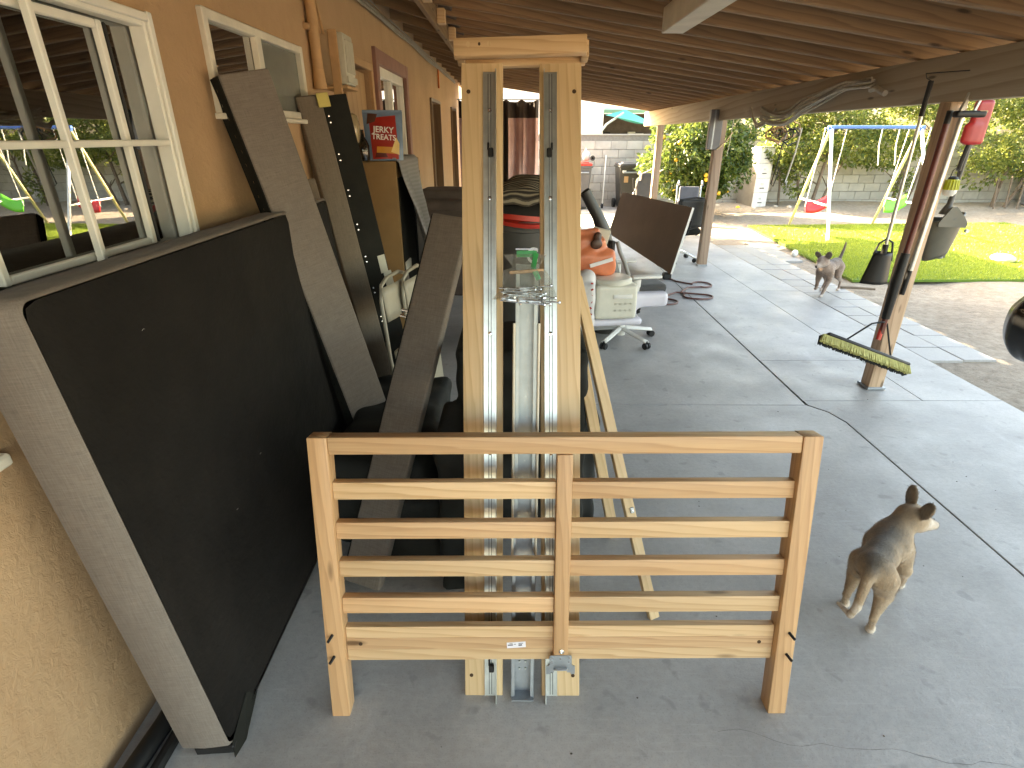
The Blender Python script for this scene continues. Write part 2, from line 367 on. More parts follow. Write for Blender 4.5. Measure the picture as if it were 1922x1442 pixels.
def sd_mesh(prims, res, mat, name, pad=0.03, warp=None, smooth_it=1):
    """continuous surface from smoothly blended round cones and ellipsoids (surface nets)"""
    pts = []
    for p in prims:
        if p[0] == 'c': pts += [np.array(p[1]) - p[3], np.array(p[1]) + p[3], np.array(p[2]) - p[4], np.array(p[2]) + p[4]]
        elif p[0] == 'e': r = max(p[2]); pts += [np.array(p[1]) - r, np.array(p[1]) + r]
        elif p[0] == 'b': r = np.linalg.norm(p[2]) + p[3]; pts += [np.array(p[1]) - r, np.array(p[1]) + r]
    pts = np.array(pts); lo = pts.min(0) - pad; hi = pts.max(0) + pad
    n = np.ceil((hi - lo) / res).astype(int) + 1
    gx, gy, gz = np.meshgrid(*[lo[i] + res * np.arange(n[i]) for i in range(3)], indexing='ij')
    G = np.stack([gx, gy, gz], -1)
    D = np.full(G.shape[:3], 9.0)
    for p in prims:
        if p[0] == 'c':
            a, b, ra, rb, k = np.array(p[1], float), np.array(p[2], float), p[3], p[4], p[5]
            ab = b - a; t = np.clip(((G - a) @ ab) / max(ab @ ab, 1e-9), 0, 1)
            d = np.linalg.norm(G - (a + t[..., None] * ab), axis=-1) - (ra + (rb - ra) * t)
        elif p[0] == 'e':
            R = np.array(p[3]) if p[3] is not None else np.eye(3); q = (G - np.array(p[1])) @ R; r = np.array(p[2]); k = p[4]
            k0 = np.linalg.norm(q / r, axis=-1); k1 = np.linalg.norm(q / (r * r), axis=-1) + 1e-9; d = k0 * (k0 - 1) / k1
        else:
            R = np.array(p[5]) if len(p) > 5 and p[5] is not None else np.eye(3); q = np.abs((G - np.array(p[1])) @ R) - np.array(p[2]); k = p[4]
            d = np.linalg.norm(np.maximum(q, 0), axis=-1) + np.minimum(q.max(-1), 0) - p[3]
        h = np.clip(0.5 + 0.5 * (d - D) / max(k, 1e-6), 0, 1)
        D = d * (1 - h) + D * h - k * h * (1 - h)
    if warp is not None: D = D + warp(G)
    S = D < 0
    c0 = D[:-1, :-1, :-1]; cnt = np.zeros(c0.shape); acc = np.zeros(c0.shape + (3,))
    sh = [(i, j, k) for i in (0, 1) for j in (0, 1) for k in (0, 1)]
    def cut(a): return tuple(slice(a[i], (n[i] - 1) + a[i]) for i in range(3))
    for a in sh:
        for ax in range(3):
            if a[ax] == 0:
                b = list(a); b[ax] = 1; b = tuple(b)
                da, db = D[cut(a)], D[cut(b)]; m = (da < 0) != (db < 0)
                t = np.where(m, da / np.where(m, da - db, 1), 0)
                p = np.zeros(c0.shape + (3,)); p[...] = a; p[..., ax] += t
                acc += p * m[..., None]; cnt += m
    act = cnt > 0; idx = np.full(c0.shape, -1); idx[act] = np.arange(act.sum())
    V = (np.argwhere(act) + acc[act] / cnt[act][:, None]) * res + lo
    F = []
    for ax in range(3):
        u, w = [(1, 2), (2, 0), (0, 1)][ax]
        a = [slice(1, n[i] - 1) for i in range(3)]; a[ax] = slice(0, n[ax] - 1)
        b = list(a); b[ax] = slice(1, n[ax])
        sa, sb = S[tuple(a)], S[tuple(b)]; E_ = np.argwhere(sa != sb)
        off = np.array([1, 1, 1]); off[ax] = 0
        C = E_ + off
        du = np.zeros(3, int); du[u] = 1; dw = np.zeros(3, int); dw[w] = 1
        q = [idx[tuple((C - du - dw).T)], idx[tuple((C - dw).T)], idx[tuple(C.T)], idx[tuple((C - du).T)]]
        q = np.stack(q, 1); fl = sb[tuple(E_.T)]; q[fl] = q[fl][:, ::-1]
        F.append(q)
    F = np.concatenate(F); F = F[(F >= 0).all(1)]
    me = bpy.data.meshes.new(name); me.from_pydata(V.tolist(), [], F.tolist())
    bm = bmesh.new(); bm.from_mesh(me)
    for _ in range(smooth_it): bmesh.ops.smooth_vert(bm, verts=bm.verts, factor=0.5, use_axis_x=True, use_axis_y=True, use_axis_z=True)
    bmesh.ops.recalc_face_normals(bm, faces=bm.faces); bm.to_mesh(me); bm.free()
    me.materials.append(mat); me.shade_smooth()
    return me
def mobj(me, name, parent=None, loc=(0, 0, 0)):
    o = bpy.data.objects.new(name, me); COL.objects.link(o); o.parent = parent; o.location = loc; return o
def text_mesh(txt, size, mat, name, parent, M, depth=0.0006, font_sx=1.0, align='CENTER'):
    cu = bpy.data.curves.new('t', 'FONT'); cu.body = txt; cu.size = size; cu.extrude = depth; cu.align_x = align; cu.align_y = 'CENTER'; cu.offset = size * 0.02
    t = bpy.data.objects.new('t', cu); COL.objects.link(t)
    dg = bpy.context.evaluated_depsgraph_get(); me = bpy.data.meshes.new_from_object(t.evaluated_get(dg))
    bpy.data.objects.remove(t); me.name = name; me.materials.clear(); me.materials.append(mat)
    me.transform(M @ Matrix.Diagonal((font_sx, 1, 1, 1)))
    return mobj(me, name, parent)
def mat3(x, y, z): return Matrix((Vector(x), Vector(y), Vector(z))).transposed()
def screw(parent, c, r=0.006, name='screw', axis=(0, -1, 0), mat=None):
    a = Vector(c); d = Vector(axis)
    return MB().cyl(a, a + d * 0.003, r, r * 0.8, 12).build(name, mat or chrome, parent)

# ------------------------------------------------------------------ ground, patio, pavers, turf
def ground_mesh():
    b = MB()
    N = 90
    def fn(u, v):
        x = -60 + 150 * u; y = -50 + 150 * v
        return (x, y, -0.055)
    b.grid(fn, 2, 2)
    return b
g = ground_mesh().build('ground', dirt); tag(g, kind='structure')
def dirt_patch():
    b = MB()
    def fn(u, v):
        x = 3.30 + 14.0 * u ** 1.3; y = -1.5 + 16.45 * v
        z = -0.035 + 0.035 * mnoise.noise(Vector((x * 0.9, y * 0.9, 0))) + 0.018 * mnoise.noise(Vector((x * 3.1, y * 3.1, 4)))
        z += 0.16 * max(0, (y - 11.9) / 3.0) ** 1.3
        if x < 4.75: z = min(z, -0.03)
        if 3.9 < x < 10.6 and 6.2 < y < 12.0: z = min(z, -0.016)
        e = min(u, 1 - u, v, 1 - v); 
        if e < 0.001: z = -0.2
        return (x, y, z)
    b.grid(fn, 150, 190)
    return b
yd = dirt_patch().build('dirt_yard', dirt, smooth=180); tag(yd, kind='structure')

patio = bpy.data.objects.new('patio', None); COL.objects.link(patio); tag(patio, kind='structure')
base = MB().box((0.9, 6.0, -0.062), (4.9, 18.0, 0.10)).build('joint_bed', joint_m, patio)
J = 0.0025
def slab(poly):
    cx = sum(p[0] for p in poly) / len(poly); cy = sum(p[1] for p in poly) / len(poly)
    sh = []
    for x, y in poly:
        d = Vector((x - cx, y - cy)); sh.append((x - math.copysign(J, d.x), y - math.copysign(J, d.y)))
    b = MB().prism(sh, 0.10, Matrix.Translation((0, 0, -0.10)))
    o = b.build('concrete_slab', concrete, patio, smooth=0)
    md = o.modifiers.new('edge', 'BEVEL'); md.width = 0.0025; md.segments = 2
    return o
slab([(-1.5, -3.0), (2.10, -3.0), (2.10, 3.10), (2.06, 3.24), (1.97, 3.345), (-1.5, 3.345)])
slab([(-1.5, 3.345), (1.965, 3.345), (2.0, 8.5), (-1.5, 8.5)])
slab([(-1.5, 8.5), (2.0, 8.5), (2.0, 14.93), (-1.5, 14.93)])
slab([(2.10, -3.0), (3.35, -3.0), (3.35, 3.42), (1.978, 3.412), (1.978, 3.352), (2.066, 3.247), (2.106, 3.106)])
slab([(1.975, 3.41), (2.80, 3.42), (2.80, 4.16), (1.98, 4.16)])
slab([(1.98, 4.16), (2.80, 4.16), (2.80, 8.5), (2.0, 8.5)])
slab([(2.80, 3.42), (3.35, 3.42), (3.35, 6.37), (2.80, 6.37)])
slab([(2.80, 6.37), (3.35, 6.37), (3.35, 8.5), (2.80, 8.5)])
slab([(2.0, 8.5), (3.35, 8.5), (3.35, 14.93), (2.0, 14.93)])
# hairline crack in the near slab
cr = MB(); pts = []
for i in range(40):
    t = i / 39; pts.append((0.62 + 1.3 * t, 1.10 - 0.16 * t + 0.03 * mnoise.noise(Vector((t * 9, 0, 0))) + 0.012 * mnoise.noise(Vector((t * 40, 3, 0)))))
for i in range(39):
    (x0, y0), (x1, y1) = pts[i], pts[i + 1]; w = 0.0003 + 0.0003 * random.random()
    cr.add([(x0, y0 - w, 0.0006), (x1, y1 - w, 0.0006), (x1, y1 + w, 0.0006), (x0, y0 + w, 0.0006)], [[0, 1, 2, 3]])
cr.build('hairline_crack', pm('crack_grey', (0.12, 0.115, 0.11), 0.95), patio, smooth=0)
# dog footprints / damp spots and leaf litter specks
sp = MB()
for i in range(70):
    x = random.uniform(-0.3, 2.6); y = random.uniform(0.95, 4.5); r = random.uniform(0.0012, 0.004)
    sp.lathe([(r, 0.0005), (r * 0.5, r * 0.6), (0, r * 0.7)], 6, (x, y, 0), 1, random.uniform(0.5, 1.2))
o = sp.build('litter_speck', pm('dry_litter', (0.05, 0.04, 0.03), 0.9), None); tag(o, 'tiny dark specks of litter scattered on the concrete', 'litter', kind='stuff')

path = bpy.data.objects.new('paver_path', None); COL.objects.link(path); tag(path, kind='structure')
MB().box((3.645, 6.77, -0.056), (0.56, 5.16, 0.06)).build('paver_bed', dirt, path)
pv0 = None
def paver(x0, x1, y0, y1):
    o = MB().box((0, 0, 0), (x1 - x0 - 0.008, y1 - y0 - 0.008, 0.05), 0.004, 1).build('paver', paver_m, path)
    o.location = ((x0 + x1) / 2, (y0 + y1) / 2, -0.0285 + random.uniform(-0.003, 0.003)); o.rotation_euler = (random.uniform(-0.006, 0.006), random.uniform(-0.006, 0.006), random.uniform(-0.006, 0.006))
for k in range(17):
    y0 = 4.18 + 0.305 * k
    paver(3.36, 3.652, y0, y0 + 0.305); paver(3.652, 3.93, y0 + 0.01, y0 + 0.315)
for k in range(5):
    paver(3.93, 4.21, 8.1 + 0.305 * k, 8.405 + 0.305 * k)

# artificial turf
turf_m = pm('artificial_turf_backing', (0.09, 0.16, 0.014), 0.9, 0.3, 9, 0.6, 140)
TURF = [(4.24, 6.87), (9.6, 6.97), (10.2, 11.9), (4.69, 11.47)]
lawn = MB().prism(TURF, 0.03, Matrix.Translation((0, 0, -0.02))).build('lawn', turf_m, smooth=0); tag(lawn, kind='structure')
def turf_blades(n):
    V = np.zeros((n * 3, 3)); tone = np.zeros(n * 3)
    u = RNG.random(n); v = RNG.random(n)
    x0 = 4.24 + (4.69 - 4.24) * v; x1 = 9.6 + 0.6 * v; x = x0 + (x1 - x0) * u
    y = (6.87 + 0.10 * u) + v * ((11.47 + 0.43 * u) - (6.87 + 0.1 * u))
    a = RNG.random(n) * 6.283; h = 0.022 + 0.016 * RNG.random(n); w = 0.0045; l = RNG.normal(0, 0.012, (n, 2))
    V[0::3] = np.stack([x - w * np.cos(a), y - w * np.sin(a), np.full(n, 0.008)], 1)
    V[1::3] = np.stack([x + w * np.cos(a), y + w * np.sin(a), np.full(n, 0.008)], 1)
    V[2::3] = np.stack([x + l[:, 0], y + l[:, 1], 0.01 + h], 1)
    me = bpy.data.meshes.new('grass'); me.from_pydata(V.tolist(), [], np.arange(n * 3).reshape(n, 3).tolist())
    at = me.attributes.new('tone', 'FLOAT', 'POINT'); at.data.foreach_set('value', np.repeat(RNG.random(n), 3))
    return me
turf_leaf = make_leaf('turf_blade', (0.115, 0.185, 0.026), (0.25, 0.32, 0.05), 0.4)
gm = turf_blades(120000); gm.materials.append(turf_leaf)
gr = mobj(gm, 'grass'); tag(gr, 'bright green artificial turf blades beneath the swing set', 'grass', kind='stuff')

# ------------------------------------------------------------------ house with its wall, windows, doors and eave
WX = -1.15
house = thing('house', 'tan stucco house wall with white windows along the patio', 'house', (WX, 6.0, 0))
def H(x, y, z): return (x - WX, y - 6.0, z)
OPEN = [(0.42, 1.985, 1.315, 1.98), (2.367, 3.36, 1.75, 2.075), (4.08, 4.92, 0.0, 2.13), (5.20, 6.44, 1.05, 2.21), (8.27, 9.25, 0.0, 2.13), (10.84, 11.7, 0.0, 2.13)]
Y0, Y1, ZT = -3.0, 12.6, 2.80
wb_ = MB()
ys = sorted({Y0, Y1} | {o[0] for o in OPEN} | {o[1] for o in OPEN})
for a, b in zip(ys[:-1], ys[1:]):
    holes = [o for o in OPEN if o[0] <= a + 1e-6 and o[1] >= b - 1e-6]
    zs = [(0.0, ZT)] if not holes else [(0.0, holes[0][2]), (holes[0][3], ZT)]
    for z0, z1 in zs:
        if z1 - z0 < 1e-4: continue
        wb_.box(H(WX - 0.08, (a + b) / 2, (z0 + z1) / 2), (0.16, b - a, z1 - z0))
bmw = wb_
wall = bmw.build('wall', stucco, house, smooth=0)
bm = bmesh.new(); bm.from_mesh(wall.data); bmesh.ops.remove_doubles(bm, verts=bm.verts, dist=1e-5)
seen = {}
for f in list(bm.faces):                                     # drop the inner faces where wall pieces butt
    k = tuple(round(c, 3) for c in f.calc_center_median())
    if k in seen: 
        bm.faces.remove(f)
        if seen[k].is_valid: bm.faces.remove(seen[k])
    else: seen[k] = f
bm.to_mesh(wall.data); bm.free()
ew = MB()
ew.box(H(-5.1, Y1 - 0.08, 1.4), (7.7, 0.16, 2.8)); ew.box(H(-5.1, Y0 + 0.08, 1.4), (7.7, 0.16, 2.8))
ew.box(H(-9.0, 4.3, 1.4), (0.16, 16.2, 2.8))
ew.build('end_wall', stucco, house, smooth=0)
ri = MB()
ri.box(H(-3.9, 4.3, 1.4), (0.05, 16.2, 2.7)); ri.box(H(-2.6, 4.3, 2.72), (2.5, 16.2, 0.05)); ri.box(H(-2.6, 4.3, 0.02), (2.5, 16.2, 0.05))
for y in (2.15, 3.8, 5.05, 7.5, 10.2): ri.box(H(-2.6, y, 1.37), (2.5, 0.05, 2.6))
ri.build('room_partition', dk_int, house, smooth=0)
rf = MB()
rf.add([H(-0.50, Y0 - 0.3, 2.60), H(-0.50, Y1 + 0.3, 2.60), H(-5.0, Y1 + 0.3, 3.85), H(-5.0, Y0 - 0.3, 3.85), H(-9.6, Y0 - 0.3, 2.60), H(-9.6, Y1 + 0.3, 2.60)], [[0, 1, 2, 3], [3, 2, 5, 4]])
rf.build('roof', pm('brown_roof_shingle', (0.12, 0.09, 0.07), 0.9, 0.3, 12), house, smooth=0, solid=0.08)
for y in (Y0 + 0.08, Y1 - 0.08): MB().prism([(-9.08 - WX, 2.8), (-1.16 - WX, 2.8), (-5.0 - WX, 3.79)], 0.12, Matrix.Translation((0, y - 6.0 + 0.06, 0)) @ Matrix.Rotation(RAD(90), 4, 'X')).build('gable', stucco, house, smooth=0)
# eave tails
for k in range(21):
    y = 0.2 + 0.615 * k
    pbox('rafter_tail', house, H(-0.885, y, 2.615), (0.55, 0.045, 0.14), eave_w, 0.003, rot=(0, RAD(15.0 - 0.5), 0))
    pbox('eave_blocking', house, H(-1.12, y + 0.3075, 2.645), (0.04, 0.56, 0.13), stucco, 0.002)
pbox('fascia', house, H(-0.625, 6.0, 2.50), (0.035, 12.9, 0.14), fascia_w, 0.003)
for k in range(8): pbox('fascia_block', house, H(-0.575, 4.25 + 0.80 * k, 2.50), (0.06, 0.09, 0.10), pale_x, 0.003)

def window(y0, y1, z0, z1, fm, fw=0.045, depth=0.05, proud=0.022, name='window'):
    """frame with its four members, set in the wall opening"""
    w = MB()
    x = WX + proud - depth / 2
    w.box(H(x, y0 + fw / 2, (z0 + z1) / 2), (depth, fw, z1 - z0), 0.004); w.box(H(x, y1 - fw / 2, (z0 + z1) / 2), (depth, fw, z1 - z0), 0.004)
    w.box(H(x - 0.001, (y0 + y1) / 2, z1 - fw / 2), (depth - 0.004, y1 - y0 - fw, fw), 0.004); w.box(H(x - 0.001, (y0 + y1) / 2, z0 + fw / 2), (depth - 0.004, y1 - y0 - fw, fw), 0.004)
    return w.build(name, fm, house)
def wbar(parent, name, y0, y1, z0, z1, x, d, m): return pbox(name, parent, H(x, (y0 + y1) / 2, (z0 + z1) / 2), (d, y1 - y0, z1 - z0), m, 0.003)
# big sliding window, near
w1 = window(0.40, 1.99, 1.305, 1.985, vinyl, 0.026); 
wbar(w1, 'outer_lip', 1.976, 2.0, 1.31, 2.0, WX + 0.027, 0.012, vinyl)
wbar(w1, 'head_lip', 0.40, 1.975, 1.972, 1.996, WX + 0.028, 0.012, vinyl)
wbar(w1, 'sill', 0.40, 1.96, 1.296, 1.325, WX + 0.034, 0.03, vinyl)
wbar(w1, 'muntin', 1.512, 1.530, 1.325, 1.96, WX + 0.012, 0.022, vinyl)
wbar(w1, 'muntin', 1.015, 1.033, 1.325, 1.96, WX + 0.012, 0.022, vinyl)
wbar(w1, 'muntin', 0.425, 1.966, 1.627, 1.645, WX + 0.010, 0.020, vinyl)
wbar(w1, 'sash_stile', 1.79, 1.812, 1.34, 1.95, WX - 0.018, 0.02, vinyl); wbar(w1, 'sash_stile', 1.228, 1.248, 1.34, 1.95, WX - 0.018, 0.02, vinyl)
wbar(w1, 'sash_rail', 1.25, 1.788, 1.34, 1.36, WX - 0.019, 0.018, vinyl); wbar(w1, 'sash_rail', 1.25, 1.788, 1.928, 1.95, WX - 0.019, 0.018, vinyl)
wbar(w1, 'sash_gasket', 1.835, 1.845, 1.34, 1.95, WX - 0.022, 0.01, black_pl)
wbar(w1, 'pane', 0.42, 1.97, 1.325, 1.965, WX - 0.032, 0.004, glass)
for k in range(9): wbar(w1, 'blind_slat', 1.86, 1.93, 1.37 + 0.062 * k, 1.42 + 0.062 * k, WX - 0.10, 0.006, blind_m)
# small slider
w2 = window(2.35, 3.375, 1.735, 2.085, vinyl_dirty, 0.035)
wbar(w2, 'mullion', 2.80, 2.85, 1.765, 2.055, WX + 0.005, 0.03, vinyl_dirty)
wbar(w2, 'pane', 2.38, 2.80, 1.765, 2.055, WX - 0.012, 0.004, glass); wbar(w2, 'pane', 2.85, 3.345, 1.765, 2.055, WX - 0.008, 0.004, frost)
wbar(w2, 'sill', 2.34, 3.385, 1.715, 1.736, WX + 0.018, 0.05, vinyl_dirty)
# boarded service door
d1 = pbox('door', house, H(WX - 0.05, 4.50, 1.05), (0.03, 0.80, 2.10), ply)
wbar(d1, 'head_trim', 0, 0, 0, 0, 0, 0.02, ply).location = (0, 0, 0)
bpy.data.objects.remove(d1.children[0])
pbox('door_trim', house, H(WX + 0.012, 4.5, 2.145), (0.03, 0.92, 0.05), tan_pipe, 0.004)
pbox('door_trim', house, H(WX + 0.012, 4.945, 1.06), (0.028, 0.05, 2.12), tan_pipe, 0.004)
pbox('door_patch', house, H(WX - 0.024, 4.42, 1.83), (0.02, 0.28, 0.22), ply, 0.002)
# window with the dusty pink surround
w3 = window(5.09, 6.55, 0.95, 2.31, pink_trim, 0.11, 0.06, 0.03)
wbar(w3, 'inner_frame', 5.20, 6.44, 2.12, 2.20, WX - 0.03, 0.04, vinyl); wbar(w3, 'inner_frame', 5.20, 5.25, 1.06, 2.12, WX - 0.03, 0.04, vinyl); wbar(w3, 'inner_frame', 6.39, 6.44, 1.06, 2.12, WX - 0.03, 0.04, vinyl)
wbar(w3, 'mullion', 5.80, 5.86, 1.06, 2.12, WX - 0.028, 0.04, vinyl)
wbar(w3, 'pane', 5.25, 5.80, 1.06, 2.12, WX - 0.045, 0.004, glass); wbar(w3, 'pane', 5.86, 6.39, 1.06, 2.12, WX - 0.045, 0.004, glass)
for (a, b) in ((8.27, 9.25), (10.84, 11.7)):
    d = pbox('door', house, H(WX - 0.10, (a + b) / 2, 1.05), (0.04, b - a, 2.10), brown_door)
    wv = MB(); wv.box(H(WX - 0.04, a + 0.02, 1.06), (0.13, 0.04, 2.12)); wv.box(H(WX - 0.04, b - 0.02, 1.06), (0.13, 0.04, 2.12)); wv.box(H(WX - 0.04, (a + b) / 2, 2.11), (0.13, b - a - 0.08, 0.04))
    wv.build('door_frame', brown_door, house)
pbox('window_ledge', house, H(WX + 0.02, 0.60, 1.005), (0.04, 0.88, 0.03), vinyl_dirty, 0.006)

# electrical service on the wall
em = thing('electric_meter_box', 'beige electric meter box mounted on the tan wall', 'meter box', (WX, 3.76, 1.94))
pbox('enclosure', em, (0.055, 0.0, 0.125), (0.108, 0.22, 0.27), pm('tan_grey_enclosure', (0.42, 0.31, 0.19), 0.55, 0.12, 9), 0.006)
pbox('cover', em, (0.135, 0.005, 0.125), (0.06, 0.20, 0.265), meter_m, 0.012, 2)
for k in range(7): pbox('cover_rib', em, (0.167, -0.065 + k * 0.025, 0.14), (0.008, 0.012, 0.17), meter_m, 0.002)
pbox('cover_lip', em, (0.169, 0.005, 0.02), (0.012, 0.20, 0.035), meter_m, 0.003)
pbox('hinge_strip', em, (0.112, -0.118, 0.10), (0.05, 0.014, 0.33), tan_pipe, 0.002)
pbox('mount_shelf', em, (0.09, 0.0, -0.022), (0.16, 0.24, 0.018), tan_pipe, 0.003)
cd = thing('electrical_conduit', 'tan painted conduit rising beside the meter box', 'conduit', (WX + 0.035, 3.56, 1.90))
MB().cyl((0, 0, 0.02), (0, 0, 0.88), 0.029, n=16).build('pipe', tan_pipe, cd)
MB().lathe([(0.030, 0), (0.037, 0.0), (0.037, 0.02), (0.030, 0.10)], 16).build('flare', tan_pipe, cd)
pbox('pipe_strap', cd, (-0.02, 0, 0.30), (0.03, 0.12, 0.03), tan_pipe, 0.004)
for k in range(2): MB().tube([(0.02 + 0.01 * k, 0.05 + 0.03 * k, 0.28), (0.0, 0.045 + 0.05 * k, 0.45), (-0.01, 0.05 + 0.055 * k, 0.65), (-0.012, 0.055 + 0.05 * k, 0.88)], 0.007, 6).build('wire', tan_pipe, cd)
lc = MB(); 
for k in range(4):
    p = []
    for i in range(60):
        y = 3.2 + 8.2 * i / 59
        p.append((WX + 0.035 + 0.012 * (k % 2) + 0.01 * mnoise.noise(Vector((y, k, 0))), y, 2.545 + 0.012 * k + 0.018 * mnoise.noise(Vector((y * 0.8, k * 3.1, 1)))))
    lc.tube(p, 0.008 if k else 0.014, 6)
lc = lc.build('cable_run', grey_cable); tag(lc, 'bundled grey cables running along the top of the stucco wall', 'cable')
ol = thing('orange_level', 'orange plastic strip hanging high on the tan wall', 'tool', (WX + 0.02, 9.2, 2.30))
pbox('strip', ol, (0, 0, 0.15), (0.02, 0.06, 0.30), orange_pl, 0.004); pbox('hook_end', ol, (0.002, 0, 0.315), (0.012, 0.03, 0.03), orange_pl, 0.004)
wh = thing('wall_hose', 'black hose lying along the foot of the stucco wall', 'hose', (-1.06, 1.2, 0.0))
MB().tube([(-0.04, -0.9, 0.03), (-0.02, -0.35, 0.03), (0.0, -0.1, 0.032), (-0.01, 0.3, 0.03), (-0.01, 1.0, 0.03)], 0.028, 12).build('hose_run', black_pl, wh)
MB().tube([(0.03, -0.9, 0.022), (0.045, -0.35, 0.02), (0.05, -0.1, 0.02), (0.05, 0.9, 0.02)], 0.018, 10).build('hose_strand', black_pl, wh)

# ------------------------------------------------------------------ patio cover: posts, beam, rafters, sheathing
cover = thing('patio_cover', 'brown timber patio cover with exposed rafters on square posts', 'patio cover', (2.58, 3.65, 0))
def C(x, y, z): return (x - 2.58, y - 3.65, z)
SL = -0.1413
def zr(x): return 2.62 + SL * (x + 1.15)
ang = math.atan(-SL)
ry0, ry1 = -1.8, 12.0
XL, XR = -0.60, 3.05
for i in range(38):
    y = 4.45 + 0.385 * (i - 16)
    if y > ry1: break
    o = pbox('rafter', cover, C((XL + XR) / 2, y, zr((XL + XR) / 2) + 0.092), ((XR - XL) / math.cos(ang), 0.045, 0.18), rafter_w, 0.008, rot=(RAD(random.uniform(-1, 1)), ang, RAD(random.uniform(-0.12, 0.12))))
pbox('roof_sheathing', cover, C((XL + XR) / 2 + 0.03, (ry0 + ry1) / 2, zr((XL + XR) / 2) + 0.190), ((XR - XL + 0.1) / math.cos(ang), ry1 - ry0, 0.014), deck_w, 0, rot=(0, ang, 0))
pbox('roof_covering', cover, C((XL + XR) / 2 + 0.03, (ry0 + ry1) / 2, zr((XL + XR) / 2) + 0.208), ((XR - XL + 0.14) / math.cos(ang), ry1 - ry0 + 0.06, 0.02), pm('grey_roll_roofing', (0.2, 0.19, 0.18), 0.9, 0.2, 20), 0, rot=(0, ang, 0))
pbox('beam', cover, C(2.58, 6.2, 1.964), (0.085, 11.7, 0.252), beam_w, 0.006, 2)
for (x, y) in ((2.58, 3.65), (2.62, 7.78), (2.62, 11.0), (2.58, -0.3)):
    pw = 0.10 if y < 5 else 0.115
    pbox('post', cover, C(x, y, 0.92), (pw, pw, 1.836), post_w if y < 5 else post_far_w, 0.004, 2)
    pbox('post_base', cover, C(x, y, 0.012), (0.13, 0.13, 0.016), galv_flat, 0.002)
wl_ = pbox('hanging_beam', cover, C(0.92, 1.95, 2.20 + 0.07), (0.13, 3.7, 0.13), pm('whitewashed_timber', (0.60, 0.54, 0.44), 0.7, 0.12, 6, 0.1), 0.004)

# ------------------------------------------------------------------ the pine bed parts in the middle
# headboard leaning back on the rails
HB = thing('slatted_headboard', 'slatted pine headboard standing upright on two legs in the foreground', 'headboard', (0.142, 1.150, 0.0), (RAD(-10.4), 0, RAD(0.7)))
W = 1.42
for s in (-1, 1):
    lg = pbox('leg', HB, (s * (W / 2 - 0.0275), 0.028, 0.459), (0.055, 0.056, 0.918), pine_z, 0.003, 2)
    for z in (0.20, 0.275):
        MB().cyl((s * 0.004, -0.028, z - 0.459 + 0.02), (s * 0.012, -0.050, z - 0.459 + 0.012), 0.0045, n=10).build('bolt', black_pl, lg)
pbox('top_rail', HB, (0, 0.026, 0.893), (W - 0.112, 0.046, 0.05), pine_x, 0.003, 2)
iw = W / 2 - 0.055; st = 0.022; sx0 = 0.0
tones = {(0, -1): pale_x, (1, -1): pine_x, (2, -1): pale_x, (3, -1): pine_x, (0, 1): pine_x, (1, 1): pale_x, (2, 1): pine_x, (3, 1): pale_x}
for zi, z in enumerate((0.754, 0.630, 0.507, 0.384)):
    for s in (-1, 1):
        L = iw - st - 0.002
        pbox('slat', HB, (sx0 + s * (st + L / 2 + 0.001), 0.030, z), (L, 0.030, 0.052), tones[(zi, s)], 0.002, 2)
pbox('centre_stile', HB, (sx0, 0.024, 0.53), (0.044, 0.042, 0.672), pine_z, 0.003, 2)
ap = pbox('apron_board', HB, (0, 0.0375, 0.244), (W - 0.112, 0.026, 0.040), pine_x, 0.0008, 1)
pbox('apron_board', HB, (0, 0.0375, 0.2835), (W - 0.112, 0.0262, 0.0390), pale_x, 0.0012, 1); pbox('apron_board', HB, (0, 0.0375, 0.2045), (W - 0.112, 0.0258, 0.0390), pale_x, 0.0012, 1)
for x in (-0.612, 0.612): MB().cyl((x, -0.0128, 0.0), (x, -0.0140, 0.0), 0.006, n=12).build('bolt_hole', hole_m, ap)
st_ = pbox('sticker', ap, (-0.135, -0.0136, -0.006), (0.058, 0.0008, 0.020), pm('white_paper_label', (0.74, 0.72, 0.76), 0.6, 0.03), 0, rot=(0, RAD(-4), 0))
ink = pm('black_print', (0.02, 0.02, 0.025), 0.6, 0.1)
for x, z, w, h in ((-0.018, 0.001, 0.016, 0.003), (-0.004, 0.003, 0.006, 0.0015), (0.012, -0.001, 0.011, 0.004), (0.014, 0.005, 0.014, 0.0015), (-0.016, 0.006, 0.01, 0.001)): pbox('print', st_, (x, -0.0008, z), (w, 0.0006, h), ink)
MB().lathe([(0.0085, 0), (0.0075, 0.004), (0.003, 0.0055), (0, 0.004)], 14, M=Matrix.Translation((0.002, 0.0025, 0.232)) @ Matrix.Rotation(RAD(90), 4, 'X')).build('screw', chrome, HB)
br = MB()
br.prism([(-0.044, -0.028), (-0.044, 0.0), (-0.034, 0.004), (-0.034, 0.034), (-0.030, 0.038), (0.030, 0.038), (0.034, 0.034), (0.034, 0.004), (0.044, 0.0), (0.044, -0.028), (0.033, -0.028), (0.030, -0.022), (0.020, -0.022), (0.018, -0.008), (-0.018, -0.008), (-0.020, -0.022), (-0.030, -0.022), (-0.033, -0.028)], 0.003, Matrix.Translation((0.0, 0.003, 0.180)) @ Matrix.Rotation(RAD(90), 4, 'X'))
bk = br.build('corner_bracket', galv_flat, HB)
for x, z in ((-0.026, 0.030), (0.026, 0.030), (0.0, 0.027), (-0.026, 0.016), (0.026, 0.016)): screw(bk, (x, 0.0, 0.180 + z), 0.0036)
tb = MB(); tb.tube([(-0.019, 0.0, 0.171), (-0.016, -0.009, 0.176), (0.0, -0.012, 0.178), (0.016, -0.009, 0.176), (0.019, 0.0, 0.171)], 0.0035, 8); tb.build('bracket_lip', galv_flat, bk)

